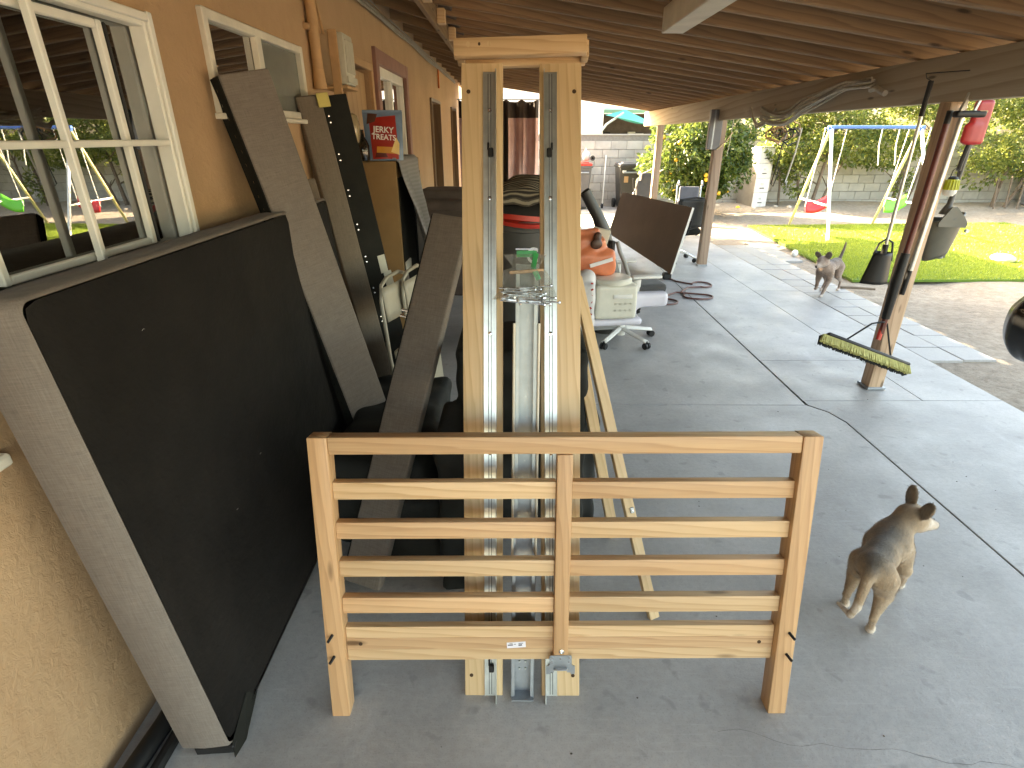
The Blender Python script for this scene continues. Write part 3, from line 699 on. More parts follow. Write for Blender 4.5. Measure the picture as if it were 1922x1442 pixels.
galv_dark = pm('dull_steel_groove', (0.12, 0.13, 0.13), 0.5, 0.2, 20, metal=0.6)
def side_rail(loc, tilt_y, flange_side, label, w=0.122):
    R = thing('bed_side_rail', label, 'bed rail', loc, (RAD(-18.9), RAD(tilt_y), 0), 'pine bed rails standing on end')
    L = 1.955
    f = flange_side
    pbox('board', R, (0, 0.015, L / 2), (w, 0.028, L), pale_z, 0.003, 2)
    ax = f * 0.018 + (0.004 if f > 0 else -0.012)
    an = MB()
    an.box((ax, -0.001, L / 2 - 0.012), (0.034, 0.003, L - 0.03)); an.box((ax + f * 0.0185, -0.014, L / 2 - 0.018), (0.0025, 0.029, L - 0.02)); an.box((ax - f * 0.018, -0.003, L / 2 - 0.012), (0.002, 0.006, L - 0.03)); an.box((ax + f * 0.008, -0.003, L / 2 - 0.012), (0.0018, 0.004, L - 0.03)); an.box((ax - f * 0.007, -0.003, L / 2 - 0.012), (0.0012, 0.003, L - 0.03))
    a = an.build('steel_angle', galv, R)
    for gx in (0.0035, -0.0045): pbox('groove', a, (ax + f * gx, -0.0028, L / 2 - 0.012), (0.0022, 0.0012, L - 0.04), galv_dark)
    for z in (0.13, 0.42, 0.80, 1.17, 1.57, 1.82): MB().lathe([(0.0065, 0), (0.0055, 0.003), (0.002, 0.0035), (0, 0.002)], 12, M=Matrix.Translation((ax, -0.003, z)) @ Matrix.Rotation(RAD(90), 4, 'X')).build('screw', chrome, a)
    for z in (0.10, 1.70): 
        c = MB(); c.box((ax + f * 0.003, -0.009, z), (0.016, 0.012, 0.026), 0.003); c.box((ax - f * 0.004, -0.008, z + 0.018), (0.006, 0.008, 0.022), 0.002); c.build('slat_clip', black_pl, a)
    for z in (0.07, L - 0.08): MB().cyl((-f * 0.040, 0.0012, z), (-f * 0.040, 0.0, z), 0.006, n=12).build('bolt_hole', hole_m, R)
    return R
side_rail((-0.098, 1.214, 0.0), 0.0, 1, 'left pine bed rail with steel angle standing behind the headboard')
side_rail((0.150, 1.214, 0.0), -0.6, -1, 'right pine bed rail with steel angle standing behind the headboard')
# short crosspiece frame resting on top of the two rails
ct = thing('bed_crosspiece', 'short pine crosspiece resting across the top of both rails', 'crosspiece', (0.018, 1.860, 1.862), (RAD(-18.9), RAD(-1.6), 0))
fr_ = pbox('front_board', ct, (-0.004, -0.012, 0.0255), (0.385, 0.028, 0.050), pale_x, 0.003, 2)
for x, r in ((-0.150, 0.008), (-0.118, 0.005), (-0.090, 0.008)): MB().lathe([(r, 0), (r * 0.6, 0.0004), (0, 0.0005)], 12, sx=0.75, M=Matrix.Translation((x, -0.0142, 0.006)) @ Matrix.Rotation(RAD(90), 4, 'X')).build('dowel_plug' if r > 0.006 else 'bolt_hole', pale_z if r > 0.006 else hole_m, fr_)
pbox('back_board', ct, (0.006, 0.058, 0.026), (0.372, 0.020, 0.046), pale_x, 0.003, 2)
pbox('end_block', ct, (0.186, 0.025, 0.026), (0.022, 0.045, 0.046), pale_x, 0.003, 2)
pbox('end_block', ct, (-0.18, 0.025, 0.026), (0.022, 0.045, 0.044), pale_x, 0.003, 2)

# galvanised mid-beam
mbm = thing('steel_mid_beam', 'galvanised steel mid beam standing between the two pine rails', 'beam', (0.026, 1.205, 0.004), (RAD(-16.2), RAD(0.4), 0))
def chan(w, d, z0, z1, t, x=0):
    b = MB(); b.box((x, d - t / 2, (z0 + z1) / 2), (w, t, z1 - z0)); 
    for s in (-1, 1): b.box((x + s * (w / 2 - t / 2), d / 2 - t, (z0 + z1) / 2), (t, d, z1 - z0)); b.box((x + s * (w / 2 - 0.006), -t / 2, (z0 + z1) / 2), (0.012, t, z1 - z0))
    return b
chan(0.074, 0.030, 0.0, 0.62, 0.0025).build('outer_channel', galv_flat, mbm)
chan(0.066, 0.026, 0.55, 1.37, 0.0025).build('inner_channel', pm('pale_zinc_channel', (0.44, 0.48, 0.48), 0.55, 0.10, 24, 0.04, 80, metal=0.55), mbm)
for s in (-1, 1):
    MB().cyl((s * 0.036, -0.004, 0.45), (s * 0.036, -0.004, 1.20), 0.004, n=8).build('edge_bead', vinyl_dirty, mbm)
    pbox('side_clip', mbm, (s * 0.041, 0.006, 0.70), (0.006, 0.02, 0.05), galv_flat, 0.002)
pbox('foot_plate', mbm, (0, 0.005, 0.004), (0.07, 0.05, 0.004), galv_flat, 0.001)
for x, z in ((-0.01, 0.085), (0.01, 0.085), (0.0, 0.98), (0.0, 0.78), (-0.01, 0.11), (0.01, 0.11)): screw(mbm, (x, 0.0265, z), 0.004, 'rivet', mat=galv)
# hardware bag tied on the beam
hb = thing('hardware_bag', 'clear plastic bag of long screws tied on the steel beam', 'bag', (0.032, 1.530, 1.222), (RAD(-16.2), 0, 0))
def bagfn(u, v):
    t = u * 2 * math.pi
    w = 0.030 + 0.05 * (1 - v) ** 0.8 + 0.010 * math.sin(3 * t + 5 * v)
    if v > 0.7: w = 0.033 + 0.035 * (v - 0.7) / 0.3 * (0.5 + 0.5 * math.sin(2 * t))
    d = 0.022 + 0.012 * math.sin(v * 3.1)
    return (w * math.cos(t) * (1.15 if math.cos(t) < 0 else 1) + 0.004 * mnoise.noise(Vector((u * 9, v * 9, 0))), 0.0 + d * math.sin(t) - 0.004 + 0.005 * mnoise.noise(Vector((u * 9, v * 9, 7))), 0.008 + 0.125 * v)
MB().grid(bagfn, 32, 14).build('film', film, hb, smooth=180)
for i in range(13):
    z = 0.010 + random.uniform(-0.008, 0.030); a = RAD(random.uniform(-9, 5)); x0 = random.uniform(-0.082, -0.05); L = random.uniform(0.09, 0.15); y = -0.012 - random.random() * 0.014
    p0 = Vector((x0, y, z)); p1 = p0 + Vector((L * math.cos(a), random.uniform(-0.006, 0.006), L * math.sin(a)))
    sc_ = MB(); sc_.cyl(p0, p1, 0.0022, n=8); sc_.cyl(p1, p1 + (p1 - p0).normalized() * 0.004, 0.0055, n=10); sc_.build('screw', chrome, hb)
for i in range(12):
    c = Vector((random.uniform(-0.06, 0.07), -0.016 - random.random() * 0.01, random.uniform(-0.002, 0.022))); MB().cyl(c, c + Vector((random.uniform(-1, 1), random.uniform(-1, 1), random.uniform(-1, 1))).normalized() * 0.012, 0.004, n=8).build('nut', chrome if i % 2 else galv_flat, hb)
MB().tube([(-0.045, -0.026, 0.083), (0.0, -0.034, 0.086), (0.045, -0.026, 0.09), (0.048, 0.01, 0.09), (0.0, 0.03, 0.087), (-0.047, 0.01, 0.083)], 0.0035, 6, True).build('paper_tie', pm('tan_paper_band', (0.50, 0.33, 0.2), 0.7), hb)
grn = pm('green_printed_film', (0.02, 0.26, 0.075), 0.25, 0.2, 20)
pbox('green_label', hb, (0.0, -0.024, 0.133), (0.056, 0.001, 0.018), grn)
MB().bar((0.026, -0.026, 0.135), (0.018, -0.031, 0.095), 0.014, 0.001, hint=(1, 0, 0)).bar((0.018, -0.031, 0.095), (0.034, -0.030, 0.062), 0.014, 0.001, hint=(1, 0, 0)).build('green_label', grn, hb)
pbox('bag_seal', hb, (0.0, -0.022, 0.146), (0.062, 0.002, 0.004), chrome)

# thin slat leaning behind, on the right
def lean(name, label, cat, A, B, width_dir, w, t, mat, bev=0.003, group=None):
    A = Vector(A); B = Vector(B); z = (B - A).normalized(); x = Vector(width_dir); x = (x - z * z.dot(x)).normalized(); y = z.cross(x)
    R = mat3(x, y, z)
    e = thing(name, label, cat, A, R, group); L = (B - A).length
    return e, L
e, L = lean('pine_batten', 'long thin pine batten leaning from the concrete behind the right rail', 'batten', (0.525, 1.535, 0.0), (0.225, 2.02, 1.18), (1, 0.35, 0), 0.04, 0.022, pale_z)
pbox('stick', e, (0, 0, L / 2), (0.040, 0.022, L), pale_z, 0.002)
for z in (0.42, 0.50): 
    k = MB(); k.box((0.005, -0.013, z), (0.016, 0.006, 0.022), 0.002); k = k.build('metal_clip', galv_flat, e); screw(k, (0.005, -0.016, z), 0.004)
e, L = lean('pine_offcut', 'short pine offcut standing beside the long batten', 'batten', (0.45, 2.00, 0.0), (0.26, 2.02, 0.86), (1, 0.3, 0), 0.04, 0.02, pale_z)
pbox('stick', e, (0, 0, L / 2), (0.045, 0.022, L), pale_z, 0.002)

# ------------------------------------------------------------------ box spring leaning on the house wall
A = Vector((-0.82, 1.012, 0.035)); lean_x = -0.135; HH = 1.335
th = math.atan2(0.135, HH); T = 0.145; LY = 1.90
bx = thing('box_spring', 'grey fabric box spring with black underside leaning on the wall', 'box spring', A, (0, -th, 0))
Lz = math.hypot(0.135, HH)
def bs(u, v):
    t = u * 2 * math.pi
    return None
bsb = MB()
prof = []
# rounded-corner slab in the plane (y,z), thickness along -x
def rrect(y0, y1, z0, z1, r, n=8):
    pts = []
    for cy, cz, a0 in ((y1 - r, z1 - r, 0), (y0 + r, z1 - r, 90), (y0 + r, z0 + r, 180), (y1 - r, z0 + r, 270)):
        for i in range(n + 1):
            a = RAD(a0 + 90 * i / n); pts.append((cy + r * math.cos(a), cz + r * math.sin(a)))
    return pts
outl = rrect(0, LY, 0, Lz, 0.035)
n = len(outl); rows = [(-0.000, -0.010), (-0.006, 0.0), (-T / 2, 0.004), (-T + 0.012, 0.0), (-T, -0.012)]
vs = []; fs = []
for x, g_ in rows:
    for (y, z) in outl:
        d = Vector((y - LY / 2, z - Lz / 2)); q = Vector((max(min(y, LY - 0.05), 0.05), max(min(z, Lz - 0.05), 0.05))); dd = (Vector((y, z)) - q)
        dd = dd.normalized() if dd.length > 1e-6 else Vector((0, 0))
        sag = 0.010 * mnoise.noise(Vector((y * 3, z * 3, x * 5)))
        vs.append((x + sag * 0.25, y + dd.x * (g_ + sag * 0.5), z + dd.y * (g_ + sag * 0.5)))
for k in range(len(rows) - 1):
    for i in range(n): j = (i + 1) % n; fs.append([k * n + i, k * n + j, (k + 1) * n + j, (k + 1) * n + i])
fs.append(list(range((len(rows) - 1) * n, len(rows) * n)))
MB().add(vs, fs).build('side_border', grey_fab, bx, smooth=60)
dc = MB()
def dust(u, v):
    y = 0.016 + (LY - 0.032) * u; z = 0.014 + (Lz - 0.028) * v
    r = 0.03; cy = min(max(y, 0.016 + r), LY - 0.016 - r); cz = min(max(z, 0.014 + r), Lz - 0.014 - r)
    d = Vector((y - cy, z - cz))
    if d.length > r: d = d.normalized() * r; y = cy + d.x; z = cz + d.y
    e = min(u, 1 - u, v, 1 - v)
    x = 0.0015 - 0.012 * min(1, e * 8) + 0.006 * mnoise.noise(Vector((y * 2.2, z * 2.2, 3))) * min(1, e * 12)
    if e < 1e-6: x = -0.004
    return (x, y, z)
dc.grid(dust, 48, 40).build('dust_cover', black_fab, bx, smooth=180)
for (y, z) in ((0.06, 0.0), (LY - 0.06, 0.0)):
    pbox('corner_foot', bx, (-0.055, y, -0.012), (0.12, 0.10, 0.03), black_pl, 0.004)
ltm = pm('white_lint', (0.6, 0.58, 0.54), 0.9)
lt = MB()
for (y, z) in ((0.40, 0.55), (0.30, 1.18), (0.62, 0.62)):
    lt.tube([(0.002, y, z), (0.004, y + 0.004, z + 0.003), (0.003, y + 0.009, z + 0.001)], 0.0004, 5)
tag(lt.build('lint', ltm, bx), kind='stuff')
tp = MB(); tp.add([(0.006, 0.0, -0.03), (0.012, 0.055, -0.034), (-0.01, 0.20, -0.01), (0.001, 0.14, 0.06), (0.001, 0.02, 0.01)], [[0, 1, 2, 3, 4]]); tp.build('torn_cover_flap', black_lin, bx, smooth=0, solid=0.002)
# ------------------------------------------------------------------ upholstered bed rails
def uph_board(A, B, wdir, w, t, fab, label, studs=True, hooks=False, fabric_on='front', grp='upholstered bed rails'):
    e, L = lean('upholstered_rail', label, 'bed rail', A, B, wdir, w, t, fab, group=grp)
    # local x: width, y: outward normal (front), z: length
    m = MB(); m.box((0, 0, L / 2), (w, t, L), 0.007, 3); m.build('padded_panel', fab, e)
    bkp = pbox('back_lining', e, (0, t / 2 + 0.003, L / 2), (w - 0.012, 0.008, L - 0.02), black_lin, 0.002)
    return e, L
# A: tall rail nearest the box spring
def wedge_rail(label, A, B, wdir, w, t, fab, side):
    """padded rail: fabric face, with a black stapled edge along one side"""
    e, L = lean('upholstered_rail', label, 'bed rail', A, B, wdir, w, t, fab, group='upholstered bed rails')
    MB().box((0, 0, L / 2), (w, t, L), 0.008, 3).build('padded_panel', fab, e)
    ed = pbox('black_edge', e, (side * (w / 2 + 0.0025), 0.003, L / 2), (0.005, t - 0.006, L - 0.01), black_lin, 0.001)
    for k in range(34):
        z = -L / 2 + 0.04 + (L - 0.08) * k / 33 + random.uniform(-0.008, 0.008)
        pbox('staple', ed, (side * 0.003, random.uniform(-0.012, 0.0), z), (0.001, 0.002, 0.010), chrome)
    return e, L
wedge_rail('wide grey upholstered rail leaning on the small window beside the box spring', (-0.69, 2.545, 0.0), (-1.065, 2.415, 1.875), (0.66, 0.75, 0), 0.205, 0.100, grey_fab, -1)
# B: rail with black back turned to us
e, L = lean('upholstered_rail', 'rail showing its black studded back, leaning under the meter box', 'bed rail', (-0.80, 3.42, 0.0), (-1.055, 3.33, 1.86), (0.74, 0.67, 0), 0.21, 0.06, taupe_fab, group='upholstered bed rails')
MB().box((-0.072, 0.01, L / 2), (0.140, 0.06, L), 0.010, 3).build('padded_panel', taupe_fab, e)
bl = pbox('black_back', e, (0.076, 0.005, L / 2), (0.155, 0.03, L - 0.02), black_lin, 0.003)
for k in range(9):
    for dz in (0.0, 0.032): MB().lathe([(0.006, 0), (0.005, 0.003), (0, 0.004)], 10, M=Matrix.Translation((-0.058, -0.016, -L / 2 + 0.18 + k * 0.195 + dz)) @ Matrix.Rotation(RAD(90), 4, 'X')).build('stud', chrome, bl)
lab = pm('beige_paper_tag', (0.55, 0.53, 0.42), 0.7, 0.08)
pbox('paper_tag', bl, (0.045, -0.017, -0.02), (0.05, 0.002, 0.11), lab); pbox('paper_tag', bl, (0.062, -0.0175, -0.13), (0.055, 0.002, 0.12), lab)
pbox('top_hook', e, (0.0, -0.032, L - 0.03), (0.07, 0.004, 0.07), pm('brass_plate', (0.42, 0.36, 0.12), 0.4, 0.1, metal=0.6), 0.002)
# B2: slim taupe rail between A and B
e, L = lean('upholstered_rail', 'slim taupe rail leaning between two wider rails', 'bed rail', (-0.86, 3.02, 0.0), (-1.09, 3.04, 1.45), (0.7, 0.7, 0), 0.09, 0.04, taupe_fab, group='upholstered bed rails')
MB().box((0, 0, L / 2), (0.09, 0.04, L), 0.008, 3).build('padded_panel', taupe_fab, e); pbox('end_cap', e, (0.0, -0.022, L * 0.76), (0.05, 0.02, 0.05), black_pl, 0.008, 2)
# C: rail leaning the other way, behind the pine rails
e, L = wedge_rail('grey upholstered rail leaning rightwards, its foot behind the headboard', (-0.615, 1.70, 0.0), (-0.262, 2.385, 1.345), (1, -0.25, 0), 0.165, 0.05, grey_fab, -1)
for z in (1.10, 1.125): MB().cyl((-0.09, -0.01, z), (-0.115, -0.02, z), 0.006, n=8).build('bolt', chrome, e)
pbox('corner_bracket', e, (0.09, -0.02, 0.62), (0.04, 0.004, 0.05), pm('brass_bracket', (0.5, 0.42, 0.2), 0.35, 0.1, metal=0.7), 0.001, rot=(0, RAD(35), 0))

# ------------------------------------------------------------------ clutter behind the bed parts
white_pl = pm('white_plastic', (0.66, 0.65, 0.61), 0.35, 0.06, 8, spec=0.5)
ivory_pl = pm('ivory_plastic', (0.60, 0.58, 0.49), 0.4, 0.08, 8)
lav_pl = pm('lavender_white_plastic', (0.58, 0.56, 0.62), 0.4, 0.06, 8)
grey_seat = fabric('charcoal_mesh_seat', (0.10, 0.10, 0.10), (0.05, 0.05, 0.05))
cream_mt = pm('cream_painted_steel', (0.33, 0.295, 0.22), 0.4, 0.1, 10)
grey_bin = pm('charcoal_bin_plastic', (0.060, 0.058, 0.052), 0.5, 0.15, 7, 0.1, 80)
red_pl = pm('red_plastic', (0.50, 0.035, 0.022), 0.35, 0.15, 10)
dark_box = pm('brown_fibreboard', (0.26, 0.155, 0.062), 0.7, 0.12, 5, 0.05)
# black folded fabric bundle behind the rails
def wrinkle(amp, f):
    def w(G): return amp * (np.sin(G[..., 0] * f + 3 * np.sin(G[..., 2] * f * 0.4)) * np.sin(G[..., 2] * f * 0.35 + G[..., 1] * f * 0.5) + 0.5 * np.sin(G[..., 1] * f * 1.7 + G[..., 2] * f * 0.9))
    return w
bb = thing('black_fabric_bundle', 'large black fabric bundle standing behind the pine rails', 'bundle', (0.03, 1.9, 0))
cloth_blk = pm('black_cover_cloth', (0.016, 0.017, 0.015), 0.75, 0.3, 5, 0.4, 35, spec=0.3)
mobj(sd_mesh([('b', (0.0, 0.30, 0.45), (0.24, 0.18, 0.42), 0.025, 0.03), ('b', (-0.24, -0.06, 0.34), (0.055, 0.16, 0.32), 0.02, 0.04), ('b', (0.25, 0.34, 0.27), (0.06, 0.12, 0.25), 0.03, 0.05)], 0.013, cloth_blk, 'cover', warp=lambda G: 0.007 * np.sin(G[..., 0] * 34 + 2.5 * np.sin(G[..., 2] * 7)) * (0.5 + 0.5 * np.sin(G[..., 2] * 6 + G[..., 0] * 3)) + 0.004 * np.sin(G[..., 2] * 40 + G[..., 0] * 25)), 'cover', bb)
lb = thing('added_dark_mass', 'low black mass added to darken the floor behind the leaning grey rail', 'duffel bag', (-0.58, 2.30, 0))  # added body: blocks light and blackens floor that only lies in deep shade
mobj(sd_mesh([('b', (0.0, 0.1, 0.20), (0.17, 0.42, 0.17), 0.05, 0.03), ('b', (0.14, -0.25, 0.15), (0.10, 0.18, 0.12), 0.04, 0.06)], 0.02, cloth_blk, 'bag_body', warp=wrinkle(0.012, 18)), 'bag_body', lb)
MB().tube([(0.05, -0.30, 0.40), (0.06, -0.20, 0.47), (0.06, 0.10, 0.48), (0.05, 0.22, 0.40)], 0.012, 8).build('strap', black_pl, lb)
# cabinet with towel, treat bag, jar
cb = thing('tall_cabinet', 'tall brown cabinet standing against the wall under the treat bag', 'cabinet', (-0.99, 4.72, 0))
pbox('carcass', cb, (0, 0.02, 0.745), (0.27, 1.02, 1.49), dark_box, 0.006)
pbox('side_panel', cb, (0, -0.502, 0.745), (0.275, 0.018, 1.495), dark_box, 0.003)
pbox('door_gap', cb, (0.138, 0.02, 0.70), (0.006, 0.98, 1.36), black_lin); pbox('door_front', cb, (0.15, 0.30, 0.62), (0.016, 0.44, 1.2), black_pl, 0.004)
pbox('shelf_edge', cb, (0.145, -0.35, 0.72), (0.012, 0.2, 0.09), ivory_pl, 0.002)
tw = thing('grey_towel', 'grey towel draped over the cabinet top and hanging down its side', 'towel', (-0.84, 4.45, 1.50))
def towel(u, v):
    y = -0.24 + 0.80 * u
    s = v * 0.95
    if s < 0.12: x, z = -0.13 + s, 0.008
    else:
        q = s - 0.12; x = 0.012 + 0.14 * q + 0.03 * q * math.sin(u * 9) + 0.12 * max(0, q - 0.1) * (1 - 0.5 * u); z = -q * (1.0 + 0.10 * math.sin(u * 3.0))
        x += 0.030 * math.sin(u * 11 + q * 2) * min(1, q * 3); y += (u - 0.5) * -0.10 * min(1, q * 2)
    return (x, y, z + 0.004)
def towel_mat():
    m, nt, b, out = _nt('grey_terry_towel')
    w = nt.nodes.new('ShaderNodeTexWave'); w.bands_direction = 'Z'; w.inputs['Scale'].default_value = 11; w.inputs['Distortion'].default_value = 0.6
    v = _coords(nt, rnd=False); nt.links.new(v, w.inputs['Vector'])
    nt.links.new(_ramp(nt, w.outputs['Fac'], [(0.4, (0.265, 0.26, 0.26)), (0.6, (0.30, 0.295, 0.295))]), b.inputs['Base Color']); b.inputs['Roughness'].default_value = 1.0
    _bump(nt, _noise(nt, v, 240, 3), b, 0.5, 0.004); return m
MB().grid(towel, 30, 40).build('cloth', towel_mat(), tw, smooth=180, solid=0.008)
tb_ = thing('treat_bag', 'red and blue pouch printed JERKY TREATS standing on the cabinet', 'treat bag', (-0.925, 4.235, 1.497), (RAD(-6), 0, RAD(8)))
def pouch(sgn):
    def fn(u, v):
        w = 0.125 + 0.012 * v; x = -w + 2 * w * u; z = 0.315 * v
        puff = 0.038 * math.sin(math.pi * min(max(u, 0), 1)) ** 0.7 * (1 - v ** 3) * (0.6 + 0.4 * (1 - v)) + 0.004 * mnoise.noise(Vector((u * 7, v * 7, sgn)))
        return (x, sgn * puff, z)
    return fn
blue_f = pm('blue_grey_foil', (0.16, 0.24, 0.34), 0.25, 0.15, 9, 0.3, 25, spec=0.6)
red_f = pm('red_printed_foil', (0.36, 0.022, 0.015), 0.28, 0.15, 9, 0.2, 25, spec=0.6)
MB().grid(pouch(-1), 24, 24).build('front_film', blue_f, tb_, smooth=180); MB().grid(pouch(1), 16, 16).build('back_film', blue_f, tb_, smooth=180)
def on_pouch(x, z, off): 
    v = z / 0.315; w = 0.125 + 0.012 * v; u = (x + w) / (2 * w); p = pouch(-1)(u, v); return (x, p[1] - off, z)
def decal(name, poly, mat, off, n=14):
    """flat print following the pouch surface"""
    xs = [p[0] for p in poly]; zs = [p[1] for p in poly]
    b = MB()
    (x0, z0), (x1, z1), (x2, z2), (x3, z3) = poly
    def fn(u, v):
        xa = x0 + (x1 - x0) * u; xb = x3 + (x2 - x3) * u; za = z0 + (z1 - z0) * u; zb = z3 + (z2 - z3) * u
        return on_pouch(xa + (xb - xa) * v, za + (zb - za) * v, off)
    b.grid(fn, n, n); return b.build(name, mat, tb_, smooth=180)
decal('red_panel', [(-0.085, 0.008), (0.095, 0.008), (0.088, 0.292), (-0.095, 0.275)], red_f, 0.0015)
decal('meat_picture', [(-0.112, 0.235), (-0.055, 0.250), (-0.035, 0.300), (-0.10, 0.305)], pm('brown_print', (0.09, 0.03, 0.015), 0.4), 0.003, 6)
decal('cheese_picture', [(-0.055, 0.05), (0.075, 0.042), (0.08, 0.085), (-0.05, 0.09)], pm('orange_print', (0.62, 0.28, 0.04), 0.4), 0.003, 6)
decal('cheese_picture', [(0.045, 0.055), (0.10, 0.035), (0.105, 0.11), (0.085, 0.15)], pm('yellow_print', (0.72, 0.52, 0.2), 0.4), 0.0045, 6)
decal('meat_picture', [(-0.07, 0.018), (0.02, 0.02), (0.01, 0.045), (-0.06, 0.05)], pm('dark_red_print', (0.13, 0.015, 0.01), 0.4), 0.004, 6)
wt_p = pm('white_print', (0.78, 0.76, 0.72), 0.5, 0.02)
for tx, z, sz in (('JERKY', 0.196, 0.054), ('TREATS', 0.148, 0.049)):
    p = on_pouch(0.002, z, 0.004)
    text_mesh(tx, sz, wt_p, 'lettering', tb_, Matrix.Translation((0.002, p[1] - 0.004, z)) @ Matrix.Rotation(RAD(4), 4, 'Y') @ Matrix.Rotation(RAD(90), 4, 'X'), font_sx=0.98)
pbox('zip_top', tb_, (0, -0.001, 0.318), (0.272, 0.004, 0.016), blue_f, 0.001)
jar = thing('glass_jar', 'dark bottle with glass lamp globe beside the treat bag', 'jar', (-1.075, 4.20, 1.497))
MB().lathe([(0.045, 0), (0.05, 0.01), (0.05, 0.10), (0.038, 0.13), (0.022, 0.155), (0.02, 0.20), (0, 0.20)], 20).build('bottle', pm('dark_glass', (0.02, 0.016, 0.01), 0.08, 0.2, spec=0.8), jar)
gl = thing('plastic_globe', 'clear rounded plastic cover leaning behind the studded rail', 'globe', (-1.10, 4.12, 1.70))
MB().lathe([(0.0, -0.10), (0.05, -0.085), (0.075, -0.03), (0.075, 0.03), (0.05, 0.085), (0.0, 0.10)], 20, sx=0.55).build('shell', pm('cloudy_plastic', (0.36, 0.29, 0.17), 0.12, 0.2, 14, 0.3, 20, spec=0.7), gl)
pbox('wall_bracket', gl, (-0.03, 0.02, -0.02), (0.03, 0.06, 0.20), ply, 0.004)
# covered grill further along the wall
gb = thing('covered_grill', 'dark brown fabric cover over a grill by the house wall', 'grill cover', (-0.66, 6.5, 0))
brown_cloth = pm('dark_brown_cover_cloth', (0.11, 0.082, 0.068), 0.8, 0.2, 6, 0.3, 30)
mobj(sd_mesh([('b', (0, 0, 0.50), (0.36, 0.33, 0.50), 0.03, 0.02), ('b', (0, 0, 1.03), (0.33, 0.22, 0.05), 0.05, 0.05)], 0.025, brown_cloth, 'cover', warp=wrinkle(0.006, 14)), 'cover', gb)
pbox('piping', gb, (0, -0.368, 0.93), (0.72, 0.012, 0.016), brown_cloth, 0.004)
# folding chairs, folded flat and leaning between the rails
def folding_chair(loc, rz, tilt, label):
    t = thing('folding_chair', label, 'folding chair', loc, (RAD(tilt), 0, RAD(rz)), 'folded steel chairs leaning by the wall')
    for s in (-1, 1):
        MB().tube([(s * 0.20, 0.0, 0.012), (s * 0.20, 0.01, 0.5), (s * 0.195, 0.0, 0.84), (s * 0.16, 0.0, 0.92), (s * 0.08, 0, 0.945)], 0.011, 8).build('front_leg', cream_mt, t)
        MB().tube([(s * 0.175, 0.03, 0.012), (s * 0.175, 0.03, 0.42), (s * 0.18, 0.02, 0.60)], 0.010, 8).build('rear_leg', cream_mt, t)
    MB().cyl((-0.08, 0, 0.945), (0.08, 0, 0.945), 0.011, n=8).build('top_bar', cream_mt, t)
    MB().cyl((-0.175, 0.03, 0.12), (0.175, 0.03, 0.12), 0.008, n=8).build('stretcher', cream_mt, t); MB().cyl((-0.2, 0.0, 0.09), (0.2, 0.0, 0.09), 0.008, n=8).build('stretcher', cream_mt, t)
    def bp(u, v): return (-0.19 + 0.38 * u, -0.012 - 0.02 * math.sin(math.pi * u), 0.72 + 0.19 * v)
    MB().grid(bp, 10, 4).build('back_panel', cream_mt, t, smooth=180, solid=0.004)
    pbox('seat', t, (0, -0.022, 0.36), (0.37, 0.028, 0.38), cream_mt, 0.01, 2)
    return t
folding_chair((-0.60, 3.08, 0), 78, -6, 'cream steel folding chair, nearest of the two beside the studded rail')
folding_chair((-0.53, 3.24, 0), 80, -5, 'cream steel folding chair, farther of the two beside the studded rail')
# wheeled bin with red rim and striped blanket, seen between the rails
tb2 = thing('charcoal_bin', 'charcoal bin with red lids seen between the pine rails', 'bin', (0.05, 4.35, 0))
MB().lathe([(0.24, 0.0), (0.25, 0.02), (0.315, 1.02), (0.34, 1.03), (0.34, 1.10), (0.325, 1.10), (0.30, 1.0)], 32).build('body', grey_bin, tb2)
lid = MB().lathe([(0.33, 0.0), (0.35, 0.006), (0.35, 0.04), (0.31, 0.05), (0.20, 0.075), (0.0, 0.085)], 32).build('lid', grey_bin, tb2); lid.location = (0.02, 0.0, 1.12); lid.rotation_euler = (RAD(14), RAD(4), 0)
MB().lathe([(0.352, 0.03), (0.362, 0.03), (0.362, 0.058), (0.350, 0.058)], 32).build('lid_rim', red_pl, lid)
l2 = MB().lathe([(0.335, 0.0), (0.352, 0.0), (0.352, 0.035), (0.335, 0.035), (0.335, 0.0)], 32).build('lid_rim', red_pl, tb2); l2.location = (0.0, 0.0, 1.095); l2.rotation_euler = (RAD(-3), RAD(5), 0)
text_mesh('C', 0.16, wt_p, 'lettering', tb2, Matrix.Translation((0.075, -0.318, 0.86)) @ Matrix.Rotation(RAD(96), 4, 'X') @ Matrix.Shear('XY', 4, (0.35, 0)), font_sx=0.75)
def stripe_mat():
    m, nt, b, out = _nt('striped_blanket_weave')
    v = _coords(nt, (1, 1, 1), False); w = nt.nodes.new('ShaderNodeTexWave'); w.bands_direction = 'Y'; w.inputs['Scale'].default_value = 14; w.inputs['Distortion'].default_value = 1.2
    nt.links.new(v, w.inputs['Vector'])
    nt.links.new(_ramp(nt, w.outputs['Fac'], [(0.15, (0.03, 0.028, 0.024)), (0.45, (0.10, 0.085, 0.06)), (0.6, (0.035, 0.03, 0.028)), (0.85, (0.30, 0.27, 0.20))]), b.inputs['Base Color']); b.inputs['Roughness'].default_value = 1.0
    return m
sb = thing('striped_blanket', 'grey striped blanket heaped on top of the charcoal bin', 'blanket', (0.07, 4.42, 1.19))
MB().grid(lambda u, v: (-0.34 + 0.68 * u, -0.26 + 0.55 * v, 0.015 + 0.20 * math.sin(math.pi * u) ** 0.6 * math.sin(math.pi * v) ** 0.6 * (0.7 + 0.3 * u) + 0.035 * mnoise.noise(Vector((u * 5, v * 6, 2)))), 40, 36).build('cloth', stripe_mat(), sb, smooth=180, solid=0.012)

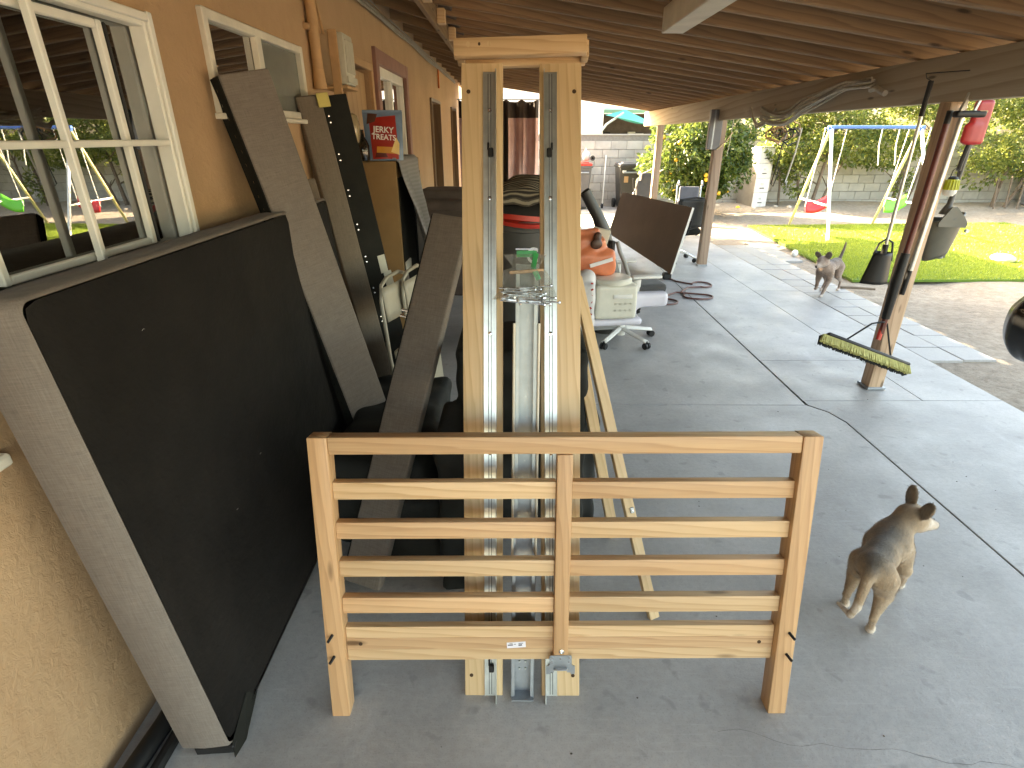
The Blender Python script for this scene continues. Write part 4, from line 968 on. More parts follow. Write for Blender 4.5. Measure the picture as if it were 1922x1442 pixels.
# white office chair with tub and bags on it
oc = thing('white_office_chair', 'white wheeled office chair holding a plastic tub and bags', 'office chair', (0.935, 4.66, 0), (0, 0, RAD(8)))
MB().cyl((0, 0, 0.10), (0, 0, 0.21), 0.028, n=14).build('gas_lift', white_pl, oc); MB().cyl((0, 0, 0.05), (0, 0, 0.13), 0.042, 0.038, n=16).build('hub', white_pl, oc)
for k in range(5):
    a = RAD(-62 + 72 * k); d = Vector((math.cos(a), math.sin(a), 0))
    sp_ = MB(); R = 0.31
    def arm(u, v, d=d):
        s = -1 + 2 * u; p = Vector((-d.y, d.x, 0)); w = 0.030 - 0.010 * v
        z = 0.125 - 0.05 * v
        return tuple(d * (0.02 + (R - 0.02) * v) + p * (s * w) + Vector((0, 0, z - 0.018 * abs(s))))
    sp_.grid(arm, 4, 6); sp_ = sp_.build('base_spoke', white_pl, oc, smooth=40, solid=0.012)
    c = d * R
    cs = MB(); px = Vector((-d.y, d.x, 0))
    for s in (-1, 1): cs.cyl(c + px * (s * 0.008) + Vector((0, 0, 0.028)), c + px * (s * 0.026) + Vector((0, 0, 0.028)), 0.028, n=16)
    cs.cyl(c + Vector((0, 0, 0.028)) - px * 0.01, c + Vector((0, 0, 0.028)) + px * 0.01, 0.012, n=8)
    cs.cyl(c + Vector((0, 0, 0.03)), c + Vector((0, 0, 0.072)), 0.009, n=8); cs.build('caster', black_pl, oc)
seatp = [('b', (-0.12, -0.02, 0.235), (0.20, 0.20, 0.008), 0.022, 0.02), ('b', (0.22, 0.14, 0.36), (0.14, 0.16, 0.03), 0.035, 0.10)]
mobj(sd_mesh(seatp, 0.014, lav_pl, 'seat_shell'), 'seat_shell', oc)
mobj(sd_mesh([('b', (-0.11, 0.0, 0.268), (0.17, 0.17, 0.004), 0.016, 0.02)], 0.012, pm('light_grey_pad', (0.33, 0.33, 0.33), 0.9, 0.1), 'seat_pad'), 'seat_pad', oc)
mobj(sd_mesh([('b', (0.18, 0.22, 0.44), (0.20, 0.17, 0.012), 0.025, 0.03)], 0.014, grey_seat, 'cushion'), 'cushion', oc)
for (y, x0, x1, z) in ((0.05, 0.08, 0.345, 0.545), (0.46, 0.03, 0.25, 0.60)):
    a = MB(); a.box(((x0 + x1) / 2, y, z), (x1 - x0, 0.075, 0.026), 0.012, 3)
    a = a.build('armrest', white_pl, oc)
    MB().tube([(x0 + 0.05, y, z - 0.02), (x0 + 0.06, y, z - 0.12), (x0 + 0.035, y, z - 0.22), (x0 + 0.02, y, z - 0.29)], 0.03, 10, rad=[0.036, 0.026, 0.026, 0.028]).build('arm_post', white_pl, a)
pbox('tilt_lever', oc, (0.10, -0.02, 0.235), (0.12, 0.03, 0.02), black_pl, 0.006, rot=(0, RAD(-25), 0)); pbox('mechanism', oc, (0.06, 0.05, 0.28), (0.2, 0.16, 0.04), black_pl, 0.01)
def backr(u, v):
    return (-0.05 + 0.10 * v ** 2 - 0.13 * v + 0.18 * (1 - v) * 0.2, 0.12 + 0.36 * u, 0.42 + 0.42 * v)
MB().grid(backr, 10, 12).build('backrest', grey_seat, oc, smooth=180, solid=0.03)
MB().tube([(0.10, 0.10, 0.46), (0.06, 0.09, 0.56), (0.02, 0.09, 0.66), (-0.03, 0.10, 0.76), (-0.05, 0.12, 0.84)], 0.018, 10).build('back_frame', pm('mid_grey_plastic', (0.20, 0.20, 0.19), 0.4, 0.1), oc)
# tub
tbx = thing('plastic_tub', 'ivory plastic tub with round lid resting on the office chair', 'tub', (0.81, 4.52, 0.285), (0, 0, RAD(6)))
mobj(sd_mesh([('b', (0, 0, 0.135), (0.145, 0.135, 0.115), 0.028, 0.01)], 0.01, ivory_pl, 'body'), 'body', tbx)
MB().lathe([(0.15, 0.0), (0.165, 0.004), (0.165, 0.032), (0.15, 0.045), (0.0, 0.05)], 32).build('lid', ivory_pl, tbx).location = (-0.01, 0, 0.27)
pbox('handle_recess', tbx, (0.045, -0.165, 0.185), (0.16, 0.012, 0.036), white_pl, 0.005, 2)
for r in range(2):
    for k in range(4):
        for q in (-1, 1): pbox('embossed_mark', tbx, (-0.01 + 0.042 * k, -0.166, 0.125 - 0.055 * r), (0.022, 0.005, 0.007), pm('ivory_relief_shade', (0.50, 0.48, 0.40), 0.5), 0.001, rot=(0, RAD(35 * q + 12 * k), 0))  # darker ivory: shade of the embossed relief put into the colour
# orange bag on the tub
ob = thing('orange_feed_bag', 'orange pet food bag slumped on the lid of the tub', 'bag', (0.70, 4.60, 0.604))
orb = pm('orange_printed_bag', (0.66, 0.20, 0.095), 0.35, 0.18, 8, 0.5, 30)
mobj(sd_mesh([('b', (-0.06, 0, 0.09), (0.155, 0.055, 0.06), 0.03, 0.03), ('b', (-0.10, 0.01, 0.19), (0.11, 0.03, 0.08), 0.025, 0.13), ('b', (-0.12, 0.012, 0.29), (0.085, 0.014, 0.06), 0.012, 0.09)], 0.010, orb, 'bag_body', warp=wrinkle(0.007, 34)), 'bag_body', ob)
pbox('white_banner', ob, (0.0, -0.112, 0.115), (0.19, 0.004, 0.030), wt_p, 0.001, rot=(RAD(-6), RAD(-17), 0))
br_p = pm('brown_dog_print', (0.075, 0.03, 0.016), 0.4, 0.3, 20)
mobj(sd_mesh([('e', (-0.035, -0.060, 0.315), (0.034, 0.02, 0.036), None, 0.01), ('e', (-0.045, -0.078, 0.255), (0.05, 0.016, 0.04), None, 0.03)], 0.006, br_p, 'printed_animal_panel'), 'printed_animal_panel', ob)
pbox('torn_top', ob, (0.0, 0.045, 0.30), (0.15, 0.03, 0.13), pm('cream_film', (0.52, 0.47, 0.36), 0.4, 0.1), 0.012, 2, rot=(0, RAD(14), 0))
wbg = thing('white_feed_sack', 'white printed sack hanging beside the tub behind the rail', 'sack', (0.545, 4.40, 0.0))
mobj(sd_mesh([('b', (0, 0, 0.30), (0.06, 0.08, 0.26), 0.04, 0.02), ('e', (0.02, 0, 0.62), (0.08, 0.08, 0.07), None, 0.05)], 0.014, pm('white_woven_sack', (0.56, 0.54, 0.52), 0.4, 0.15, 9, 0.3, 25), 'sack_body', warp=wrinkle(0.008, 22)), 'sack_body', wbg)
for k in range(7): pbox('red_print', wbg, (0.06 + 0.004 * (k % 2), -0.125, 0.30 + 0.05 * k), (0.02, 0.004, 0.014), red_f, 0.001, rot=(0, RAD(30 * k), 0))
# blower tube standing behind
bt = thing('blower_tube', 'black blower tube sticking up behind the orange bag', 'tube', (0.735, 4.86, 0.0))
MB().tube([(0.10, 0.05, 0.62), (0.02, 0, 0.92), (-0.03, 0, 1.03), (-0.14, -0.02, 1.21), (-0.155, -0.02, 1.235)], 0.05, 16, rad=[0.06, 0.062, 0.05, 0.046, 0.05]).build('nozzle', pm('dark_grey_plastic', (0.035, 0.035, 0.034), 0.4, 0.15), bt)
MB().cyl((-0.152, -0.02, 1.232), (-0.158, -0.0205, 1.240), 0.040, n=16).build('opening', black_lin, bt)
MB().lathe([(0.12, 0.0), (0.14, 0.05), (0.12, 0.5), (0.06, 0.66), (0, 0.66)], 20, c=(0.10, 0.06, 0)).build('blower_body', grey_bin, bt)

# dark board propped among the chairs
pb = MB()
P_ = {k: Vector(v) for k, v in dict(br=(1.955, 6.9, 0.075), tr=(2.122, 6.9, 0.876), tl=(1.66, 9.0, 0.872), bl=(1.49, 9.0, 0.245)).items()}
nn = (P_['tr'] - P_['br']).cross(P_['bl'] - P_['br']).normalized()
board = thing('tilted_tabletop', 'dark brown tabletop with pale edge tilted on end near the far post', 'tabletop', P_['br'])
vs = [P_[k] - P_['br'] for k in ('br', 'tr', 'tl', 'bl')]
def quad_slab(vs, n_, a, b): 
    return MB().add([v + n_ * a for v in vs] + [v + n_ * b for v in vs], [[0, 1, 2, 3], [7, 6, 5, 4], [0, 4, 5, 1], [1, 5, 6, 2], [2, 6, 7, 3], [3, 7, 4, 0]])
if nn.y > 0: nn = -nn
tk = quad_slab(vs, nn, 0.0, -0.028).build('core_edge', pm('pale_laminate_edge', (0.62, 0.60, 0.56), 0.5, 0.05), board, smooth=0)
quad_slab([v + (Vector((0, 0, 0))) for v in vs], nn, 0.003, 0.0005).build('brown_face', pm('dark_brown_laminate', (0.15, 0.11, 0.085), 0.45, 0.1, 4), board, smooth=0)
pbox('prop_block', board, (-0.03, 0.06, -0.036), (0.10, 0.10, 0.075), black_pl, 0.01)
# black office chair behind it
bc = thing('black_office_chair', 'black mesh office chair with chrome base beside the far post', 'office chair', (2.33, 8.12, 0), (0, 0, RAD(20)))
for k in range(5):
    a = RAD(20 + 72 * k); d = Vector((math.cos(a), math.sin(a), 0)); MB().tube([tuple(d * 0.03 + Vector((0, 0, 0.13))), tuple(d * 0.16 + Vector((0, 0, 0.12))), tuple(d * 0.29 + Vector((0, 0, 0.065)))], 0.016, 8).build('base_spoke', chrome, bc)
    cc = d * 0.29; px = Vector((-d.y, d.x, 0)); MB().cyl(cc - px * 0.025 + Vector((0, 0, 0.03)), cc + px * 0.025 + Vector((0, 0, 0.03)), 0.03, n=14).build('caster', black_pl, bc)
MB().cyl((0, 0, 0.1), (0, 0, 0.40), 0.025, n=12).build('gas_lift', black_pl, bc)
mobj(sd_mesh([('b', (0, 0, 0.43), (0.20, 0.20, 0.015), 0.035, 0.02)], 0.02, black_lin, 'seat'), 'seat', bc)
MB().grid(lambda u, v: (-0.21 + 0.42 * u, -0.22 - 0.03 * math.sin(math.pi * u) - 0.06 * v, 0.50 + 0.38 * v), 10, 8).build('backrest', pm('black_mesh_fabric', (0.02, 0.02, 0.02), 0.7, 0.2, 60, 0.5, 200), bc, smooth=180, solid=0.02)
MB().tube([(-0.215, -0.22, 0.50), (-0.22, -0.28, 0.88), (0.0, -0.31, 0.90), (0.22, -0.28, 0.88), (0.215, -0.22, 0.50), (0, -0.25, 0.48)], 0.014, 8, True).build('back_frame', black_pl, bc)
for s in (-1, 1): MB().tube([(s * 0.26, -0.05, 0.43), (s * 0.29, -0.02, 0.55), (s * 0.29, -0.02, 0.64), (s * 0.27, 0.14, 0.65)], 0.016, 8).build('armrest', black_pl, bc)
MB().tube([(0, 0.0, 0.40), (0, -0.22, 0.42), (0, -0.28, 0.60)], 0.02, 8).build('back_stem', black_pl, bc)
# reddish extension cord on the floor
hp = []
def cl(cx, cy, rx, ry, a0, a1, n=16): return [(cx + rx * math.cos(RAD(a0 + (a1 - a0) * i / n)), cy + ry * math.sin(RAD(a0 + (a1 - a0) * i / n)), 0.012) for i in range(n + 1)]
hp += [(1.93, 7.0, 0.012), (2.0, 6.78, 0.012), (2.10, 6.68, 0.012)] + cl(2.27, 6.62, 0.11, 0.13, 170, -120) + [(2.05, 6.45, 0.02), (1.93, 6.28, 0.012)] + cl(2.06, 6.07, 0.16, 0.11, 150, 400) + [(1.85, 6.22, 0.02), (1.72, 6.12, 0.012)] + cl(1.62, 5.86, 0.15, 0.12, 100, -170) + [(1.42, 6.0, 0.012), (1.25, 6.3, 0.012), (1.15, 6.9, 0.012)]
hz_ = MB().tube(hp, 0.010, 8).build('extension_cord', pm('maroon_cord', (0.12, 0.045, 0.035), 0.45, 0.2)); tag(hz_, 'maroon cord looped on the concrete below the tilted tabletop', 'cord')
# curtain at the far end of the patio
cu = thing('patio_curtain', 'brown and pink curtain hanging at the far end of the patio', 'curtain', (-0.30, 11.85, 0.0))
def curt(z0, z1):
    def fn(u, v):
        x = -0.80 + 1.55 * u; z = z0 + (z1 - z0) * v
        if z1 > 2.2 and v > 0.98: z -= 0.05 * abs(math.sin(u * 16))
        return (x, 0.06 * math.sin(u * 38 + 0.6 * math.sin(z * 3)) + 0.02 * math.sin(u * 90), z)
    return fn
MB().grid(curt(1.98, 2.30), 120, 8).build('header_band', pm('dark_brown_drape', (0.045, 0.032, 0.026), 0.9), cu, smooth=180)
dr = pm('dusty_pink_drape', (0.50, 0.33, 0.31), 0.85, 0.1)
for (a, b, mt) in ((0.0, 0.42, dr), (0.42, 0.62, MATS['dark_brown_drape']), (0.62, 1.0, dr)):
    MB().grid(lambda u, v, a=a, b=b: curt(0.4, 1.98)(a + (b - a) * u, v), 60, 8).build('drape_panel', mt, cu, smooth=180)
MB().cyl((-0.82, 0.0, 2.30), (0.78, 0.0, 2.30), 0.010, n=8).build('curtain_rod', galv_flat, cu)

# ------------------------------------------------------------------ tools hung on the near post and beam
pb_ = thing('push_broom', 'push broom with yellow and black bristles hung on the near post', 'broom', (2.53, 3.55, 0.0))
def PB(x, y, z): return (x - 2.53, y - 3.55, z)
MB().cyl(PB(2.415, 3.48, 0.42), PB(2.455, 3.52, 0.60), 0.016, n=12).build('socket', red_pl, pb_)
MB().tube([PB(2.43, 3.49, 0.46), PB(2.455, 3.52, 0.75), PB(2.50, 3.555, 1.3), PB(2.515, 3.57, 1.72)], 0.018, 12).build('handle', pm('dark_red_handle', (0.11, 0.016, 0.012), 0.35, 0.3, 14), pb_)
MB().tube([PB(2.436, 3.495, 0.56), PB(2.452, 3.515, 0.80), PB(2.47, 3.53, 0.98)], 0.03, 12, rad=[0.024, 0.032, 0.026]).build('black_sleeve', black_pl, pb_)
MB().tube([PB(2.515, 3.57, 1.70), PB(2.52, 3.575, 1.79)], 0.017, 10).build('grip', black_pl, pb_)
a = Vector(PB(2.02, 3.46, 0.462)); b = Vector(PB(2.675, 3.49, 0.222)); ax = (b - a).normalized()
dn = Vector((-0.30, -0.62, -0.73)); dn = (dn - ax * ax.dot(dn)).normalized()
up_ = -dn
hd = MB(); hd.bar(a + up_ * 0.015 + ax * 0.04, b + up_ * 0.012, 0.055, 0.022, 0.008, hint=dn.cross(ax), seg=2); hd.build('broom_head', black_pl, pb_)
nrm = dn.cross(ax).normalized()
def bristles(off, h, n, name, mat, flare):
    bb_ = MB()
    for i in range(n):
        t = i / (n - 1)
        for j in range(3):
            p = a + (b - a) * (t * 0.985 + 0.007) + nrm * (off + (j - 1) * 0.008)
            q = p + dn * (h + random.uniform(-0.004, 0.004)) + nrm * random.uniform(-0.006, 0.006) + ax * (flare * (t - 0.5) + random.uniform(-0.005, 0.005))
            bb_.cyl(p, q, 0.0032, 0.0045, 5)
    o = bb_.build(name, mat, pb_, smooth=60); tag(o, kind='stuff'); return o
sg = -1 if nrm.y > 0 else 1
bristles(sg * 0.014, 0.055, 90, 'bristles', pm('yellow_bristle', (0.44, 0.42, 0.16), 0.7, 0.25, 40), 0.03)
bristles(-sg * 0.012, 0.062, 90, 'bristles', pm('black_bristle', (0.02, 0.02, 0.018), 0.7, 0.2, 40), 0.01)
MB().tube([tuple(a + (b - a) * 0.28 + up_ * 0.03), PB(2.34, 3.47, 0.535), PB(2.41, 3.475, 0.545), PB(2.46, 3.50, 0.525), tuple(a + (b - a) * 0.80 + up_ * 0.02)], 0.006, 8).build('brace', black_pl, pb_)

sq = thing('steel_pole', 'bare steel pole strapped flat along the near post', 'pole', (2.60, 3.595, 0.0))
MB().cyl((-0.035, -0.016, 0.86), (0.0, -0.016, 1.78), 0.015, n=12).build('tube', galv, sq)
MB().cyl((-0.042, -0.014, 0.70), (-0.034, -0.013, 0.90), 0.015, n=12).build('lower_grip', black_pl, sq)
sb2 = thing('scrub_brush', 'short scrub brush hanging from the beam at the post top', 'brush', (2.58, 3.50, 1.76))
mobj(sd_mesh([('b', (0, 0, 0.01), (0.075, 0.012, 0.006), 0.012, 0.01)], 0.006, black_pl, 'brush_head'), 'brush_head', sb2)
pbox('brush_end', sb2, (0.065, -0.01, 0.022), (0.05, 0.02, 0.012), pm('tan_wood_block', (0.5, 0.35, 0.2), 0.6), 0.004)
pbox('neck', sb2, (-0.045, -0.005, 0.07), (0.022, 0.02, 0.10), pm('cream_metal', (0.5, 0.47, 0.4), 0.4), 0.003, rot=(0, RAD(14), 0)); MB().cyl((-0.03, 0, 0.11), (0.0, 0.0, 0.22), 0.013, n=10).build('grip', black_pl, sb2)
pbox('side_plate', sb2, (0.035, -0.004, 0.085), (0.016, 0.01, 0.13), galv_flat, 0.002, rot=(0, RAD(14), 0))
rd = thing('red_dustpan', 'red dustpan hanging on the far side of the near post', 'dustpan', (2.765, 3.68, 1.62))
mobj(sd_mesh([('b', (0.02, 0, 0.11), (0.035, 0.004, 0.105), 0.018, 0.01), ('b', (-0.01, 0.0, 0.05), (0.03, 0.004, 0.04), 0.016, 0.02)], 0.008, pm('crimson_plastic', (0.34, 0.012, 0.018), 0.4, 0.1), 'pan'), 'pan', rd)
MB().tube([(0.0, 0, 0.0), (-0.01, 0, -0.09), (-0.015, 0, -0.16)], 0.014, 8).build('handle', black_pl, rd)
pbox('hanger', rd, (0.02, 0, 0.24), (0.012, 0.006, 0.12), galv_flat, 0.002); pbox('white_lip', rd, (0.035, -0.016, 0.005), (0.035, 0.006, 0.012), wt_p, 0.002)
ln = thing('camping_lantern', 'yellow ribbed lantern with white base hanging on the near post', 'lantern', (2.675, 3.60, 1.315))
MB().lathe([(0, 0), (0.024, 0.004), (0.036, 0.02), (0.038, 0.04)], 20).build('white_base', white_pl, ln)
MB().lathe([(0.040, 0.04), (0.041, 0.045), (0.034, 0.095), (0.03, 0.10), (0, 0.10)], 20).build('core', pm('lime_plastic', (0.45, 0.46, 0.02), 0.4, 0.1), ln)
for k in range(16):
    t = 2 * math.pi * k / 16; MB().bar((0.043 * math.cos(t), 0.043 * math.sin(t), 0.042), (0.035 * math.cos(t), 0.035 * math.sin(t), 0.096), 0.004, 0.005).build('rib', MATS['lime_plastic'], ln)
MB().lathe([(0.028, 0.10), (0.024, 0.112), (0.01, 0.118), (0, 0.118)], 16).build('cap', black_pl, ln); MB().tube([(-0.02, 0, 0.112), (-0.015, 0, 0.15), (0.0, 0, 0.165), (0.015, 0, 0.15), (0.02, 0, 0.112)], 0.003, 6).build('hook', black_pl, ln)
sco = thing('grey_scoop', 'grey plastic waste scoop with long handle hanging beside the post', 'scoop', (2.85, 3.77, 0.895))
grs = pm('olive_grey_plastic', (0.085, 0.085, 0.068), 0.45, 0.15, 6)
def scoopfn(u, v):
    t = -0.1 * math.pi + 1.2 * math.pi * u; w = 0.105 - 0.035 * (1 - v) ** 2
    return (w * math.cos(t) * (1.0), -0.075 * math.sin(t) * (0.55 + 0.45 * v) + 0.02, 0.015 + 0.26 * v + 0.03 * math.cos(t))
MB().grid(scoopfn, 24, 12).build('pan', grs, sco, smooth=180, solid=0.006)
MB().grid(lambda u, v: (-0.09 + 0.18 * u, 0.045, 0.0 + 0.27 * v), 6, 6).build('back_wall', grs, sco, smooth=0, solid=0.006)
MB().grid(lambda u, v: ((-0.07 + 0.14 * u) * (0.9 + 0.1 * v), 0.04 - 0.075 * v * math.sin(math.pi * u), 0.012), 10, 6).build('floor', grs, sco, smooth=180, solid=0.006)
MB().tube([(-0.03, 0.0, 0.29), (-0.02, 0.0, 0.36), (-0.015, 0.0, 0.50), (0.0, 0.0, 0.97)], 0.014, 10, rad=[0.04, 0.018, 0.013, 0.011]).build('handle', grey_bin, sco)
MB().prism([(-0.095, 0.245), (-0.035, 0.345), (-0.005, 0.345), (0.06, 0.285), (0.095, 0.24), (0.09, 0.215), (-0.09, 0.22)], 0.012, Matrix.Translation((0, -0.045, 0)) @ Matrix.Rotation(RAD(90), 4, 'X')).build('yoke', grs, sco, smooth=0); MB().cyl((0.10, -0.052, 0.195), (0.10, -0.068, 0.195), 0.012, n=14).build('pivot', galv_flat, sco)
dp = thing('lobby_dustpan', 'black long handled dustpan hanging from the beam left of the post', 'dustpan', (2.245, 3.45, 0.815))
def lob(u, v):
    x = -0.088 + 0.17 * u; w = 1 - 0.34 * v; bul = math.sin(math.pi * u)
    return (x * w + 0.012 * v, -0.03 - 0.045 * bul * (1 - 0.3 * v), 0.19 * v)
MB().grid(lob, 16, 10).build('hopper_front', black_pl, dp, smooth=180, solid=0.004)
MB().grid(lambda u, v: ((-0.088 + 0.17 * u) * (1 - 0.34 * v) + 0.012 * v, -0.03 + 0.06 * math.sin(math.pi * u), 0.19 * v), 12, 8).build('hopper_back', black_pl, dp, smooth=180, solid=0.004)
MB().tube([(-0.048, -0.03, 0.18), (-0.03, -0.03, 0.245), (0.01, -0.03, 0.275), (0.05, -0.03, 0.25), (0.072, -0.03, 0.14)], 0.006, 8).build('bail', black_pl, dp)
MB().cyl((0.012, -0.03, 0.15), (0.012, -0.03, 0.95), 0.0095, n=10).build('handle', galv, dp); MB().cyl((0.012, -0.03, 0.94), (0.014, -0.03, 1.115), 0.013, n=10).build('grip', black_pl, dp)
MB().cyl((0.012, -0.03, 0.15), (0.012, -0.03, 0.24), 0.016, n=10).build('socket', black_pl, dp)
MB().tube([(0.014, -0.03, 1.115), (0.02, 0.02, 1.13), (0.05, 0.085, 1.16), (0.35, 0.09, 1.18)], 0.0025, 5).build('hang_cord', black_pl, dp)
sb3 = thing('punching_bag', 'glossy black bag hanging from the beam at the right edge', 'punching bag', (2.80, 2.80, 0.53))
mobj(sd_mesh([('e', (0, 0, 0.20), (0.16, 0.16, 0.20), None, 0.02), ('c', (0, 0, 0.29), (-0.01, 0, 0.42), 0.12, 0.04, 0.08)], 0.012, pm('black_vinyl', (0.012, 0.012, 0.012), 0.25, 0.2, 5, 0.3, 14, spec=0.6), 'bag_body', warp=lambda G: 0.004 * np.sin(8 * np.arctan2(G[..., 1], G[..., 0]))), 'bag_body', sb3)
for k in range(3):
    t = 2.1 * k; MB().tube([(0.05 * math.cos(t), 0.05 * math.sin(t), 0.40), (0.03 * math.cos(t), 0.03 * math.sin(t), 0.5), (-0.03, 0, 0.72), (-0.16, 0, 1.31)], 0.006, 6).build('strap', black_pl, sb3)
# rope bundle along the beam
rp = thing('rope_bundle', 'off white rope draped in loops along the timber beam', 'rope', (2.50, 5.2, 1.90))
rope_m = pm('off_white_rope', (0.48, 0.44, 0.36), 0.9, 0.2, 30, 0.4, 120)
for k in range(11):
    p = []
    for i in range(28):
        t = i / 27; y = 1.05 - 1.85 * t; z = -0.10 + 0.16 * max(0, min(1, (t - 0.35) * 2.2)) - 0.05 * math.sin(math.pi * min(1, t * 2.2)) + 0.010 * math.sin(9 * t + k)
        p.append((0.01 - 0.012 * (k % 3), y + 0.02 * math.sin(k * 2.1), z + 0.014 * (k - 3) * (1 - 0.65 * t) + 0.03))
    MB().tube(p, 0.010, 6).build('strand', rope_m, rp)
MB().tube([(0.0, -0.80, 0.055), (0.0, -0.86, 0.06), (0.0, -0.93, 0.035), (0.0, -0.98, 0.02)], 0.02, 8).build('knot', rope_m, rp)
for k in range(3): MB().tube([(0.0, 1.35, 0.03), (-0.005, 1.25 - 0.02 * k, -0.06 - 0.015 * k), (-0.006, 1.10, -0.13 - 0.02 * k), (-0.006, 0.9, -0.10 - 0.015 * k), (0, 0.72, 0.0)], 0.009, 6).build('strand', rope_m, rp)
tg = thing('hanging_straps', 'tangle of dark straps and cords hanging beyond the beam', 'straps', (2.95, 6.7, 1.84))
for k in range(11):
    p = []; w = random.uniform(0.05, 0.12); cx = random.uniform(-0.06, 0.14); cz = random.uniform(-0.20, -0.08)
    for i in range(14):
        t = i / 13 * 2 * math.pi * random.uniform(0.97, 1.03); p.append((cx + w * math.cos(t) + 0.02 * math.sin(3 * t + k), 0.05 * math.sin(t * 2 + k), cz + w * 0.75 * math.sin(t) + 0.01 * math.sin(5 * t)))
    MB().tube(p, random.uniform(0.005, 0.012), 6).build('strap_loop', random.choice((grey_cable, bark, tan_pipe, black_pl)), tg)
MB().tube([(0.20, 0, -0.1), (0.18, 0, -0.35), (0.14, 0, -0.60)], 0.010, 6).build('webbing', rope_m, tg); MB().tube([(0.14, 0, -0.60), (0.13, 0, -0.66), (0.145, 0, -0.69), (0.15, 0, -0.65)], 0.008, 6).build('buckle', galv_flat, tg)
MB().tube([(0.02, 0, -0.25), (0.0, 0, -0.5), (-0.03, 0, -0.68), (0.0, 0, -0.71), (0.02, 0, -0.62), (0.03, 0, -0.5)], 0.006, 6).build('loose_cord', black_pl, tg)
MB().tube([(0.0, 0, 0.0), (-0.12, 0.0, 0.03), (-0.33, 0, 0.06)], 0.006, 6).build('tie_line', black_pl, tg)
fb = thing('fluorescent_fixture', 'grey metal box strapped high on the far post', 'fixture', (2.52, 7.69, 1.50))
pbox('housing', fb, (0, 0, 0.23), (0.16, 0.07, 0.46), pm('slate_grey_metal', (0.13, 0.13, 0.135), 0.45, 0.15, 6), 0.006); pbox('pale_trim', fb, (-0.025, -0.037, 0.23), (0.02, 0.006, 0.45), galv_flat, 0.002)
MB().tube([(0.05, -0.04, 0.0), (0.15, -0.05, 0.10), (0.22, -0.03, 0.20)], 0.009, 6).build('tie_stick', pale_z, fb); MB().tube([(0.22, 0.0, 0.36), (0.215, 0, 0.1), (0.20, 0, -0.08)], 0.005, 6).build('hang_cord', rope_m, fb)

# ------------------------------------------------------------------ garden: block wall, trees, swing set and bits
bw = thing('block_wall', 'grey concrete block wall closing the far end of the yard', 'wall', (0, 15.1, 0))
blk_m = pm('grey_concrete_block', (0.42, 0.405, 0.37), 0.9, 0.14, 4, 0.35, 60, objvar=0.10)
mort = pm('mortar', (0.20, 0.19, 0.17), 0.95, 0.15, 20)
pbox('mortar_core', bw, (4.0, 0.10, 0.84), (34.0, 0.17, 1.68), mort); pbox('wall_cap', bw, (4.0, 0.095, 1.695), (34.0, 0.20, 0.03), blk_m, 0.004)
bk0 = MB().box((0, 0, 0), (0.392, 0.03, 0.190), 0.005, 1).build('block', blk_m, bw)
cnt = 0; first = True; rest = MB()
for r in range(9):
    for k in range(-33, 52):
        x = 0.4 * k + (0.2 if r % 2 else 0.0); z = 0.09 + 0.199 * r - 0.03
        if z + 0.09 > 1.69: continue
        loc = (x, 0.006 + random.uniform(-0.002, 0.002), z)
        if 1.7 < x < 13.0 and cnt < 296:
            if first: bk0.location = loc; first = False
            else: inst(bk0, 'block', bw, loc)
            cnt += 1
        elif -12.5 < x < 20.5: rest.box(loc, (0.392, 0.03, 0.190), 0.0)
o = rest.build('block_rest', blk_m, bw, smooth=0); tag(o, kind='stuff')

def leaf_cloud(blobs, n, size, seed, elong=1.9, droop=0.3):
    r = np.random.default_rng(seed)
    w = np.array([b[1][0] * b[1][1] * b[1][2] for b in blobs]) ** 0.75; w /= w.sum()
    pick = r.choice(len(blobs), n, p=w)
    d = r.normal(size=(n, 3)); d /= np.linalg.norm(d, axis=1)[:, None]; rad = (0.35 + 0.65 * r.random(n) ** 0.45)
    C_ = np.array([b[0] for b in blobs])[pick]; S_ = np.array([b[1] for b in blobs])[pick]
    P = C_ + d * rad[:, None] * S_
    keep = np.array([mnoise.noise(Vector(tuple(p * 2.3))) + 0.55 * mnoise.noise(Vector(tuple(p * 6.1 + 9))) > -0.16 for p in P])
    P = P[keep]; d = d[keep]; n = len(P)
    ax = r.normal(size=(n, 3)) + d * 0.8; ax[:, 2] -= droop; ax /= np.linalg.norm(ax, axis=1)[:, None]
    sd_ = np.cross(ax, r.normal(size=(n, 3))); sd_ /= np.linalg.norm(sd_, axis=1)[:, None]; nm = np.cross(ax, sd_)
    L = size * (0.6 + 0.8 * r.random(n))[:, None]; Wd = L / elong / 2
    V = np.stack([P, P + ax * L * 0.45 + sd_ * Wd + nm * L * 0.06, P + ax * L, P + ax * L * 0.45 - sd_ * Wd + nm * L * 0.06], 1).reshape(-1, 3)
    F = np.arange(n * 4).reshape(n, 4)
    F = np.concatenate([F[:, [0, 1, 2]], F[:, [0, 2, 3]]])
    me = bpy.data.meshes.new('crown'); me.from_pydata(V.tolist(), [], F.tolist())
    at = me.attributes.new('tone', 'FLOAT', 'POINT'); at.data.foreach_set('value', np.repeat(r.random(n) ** 1.5, 4))
    return me
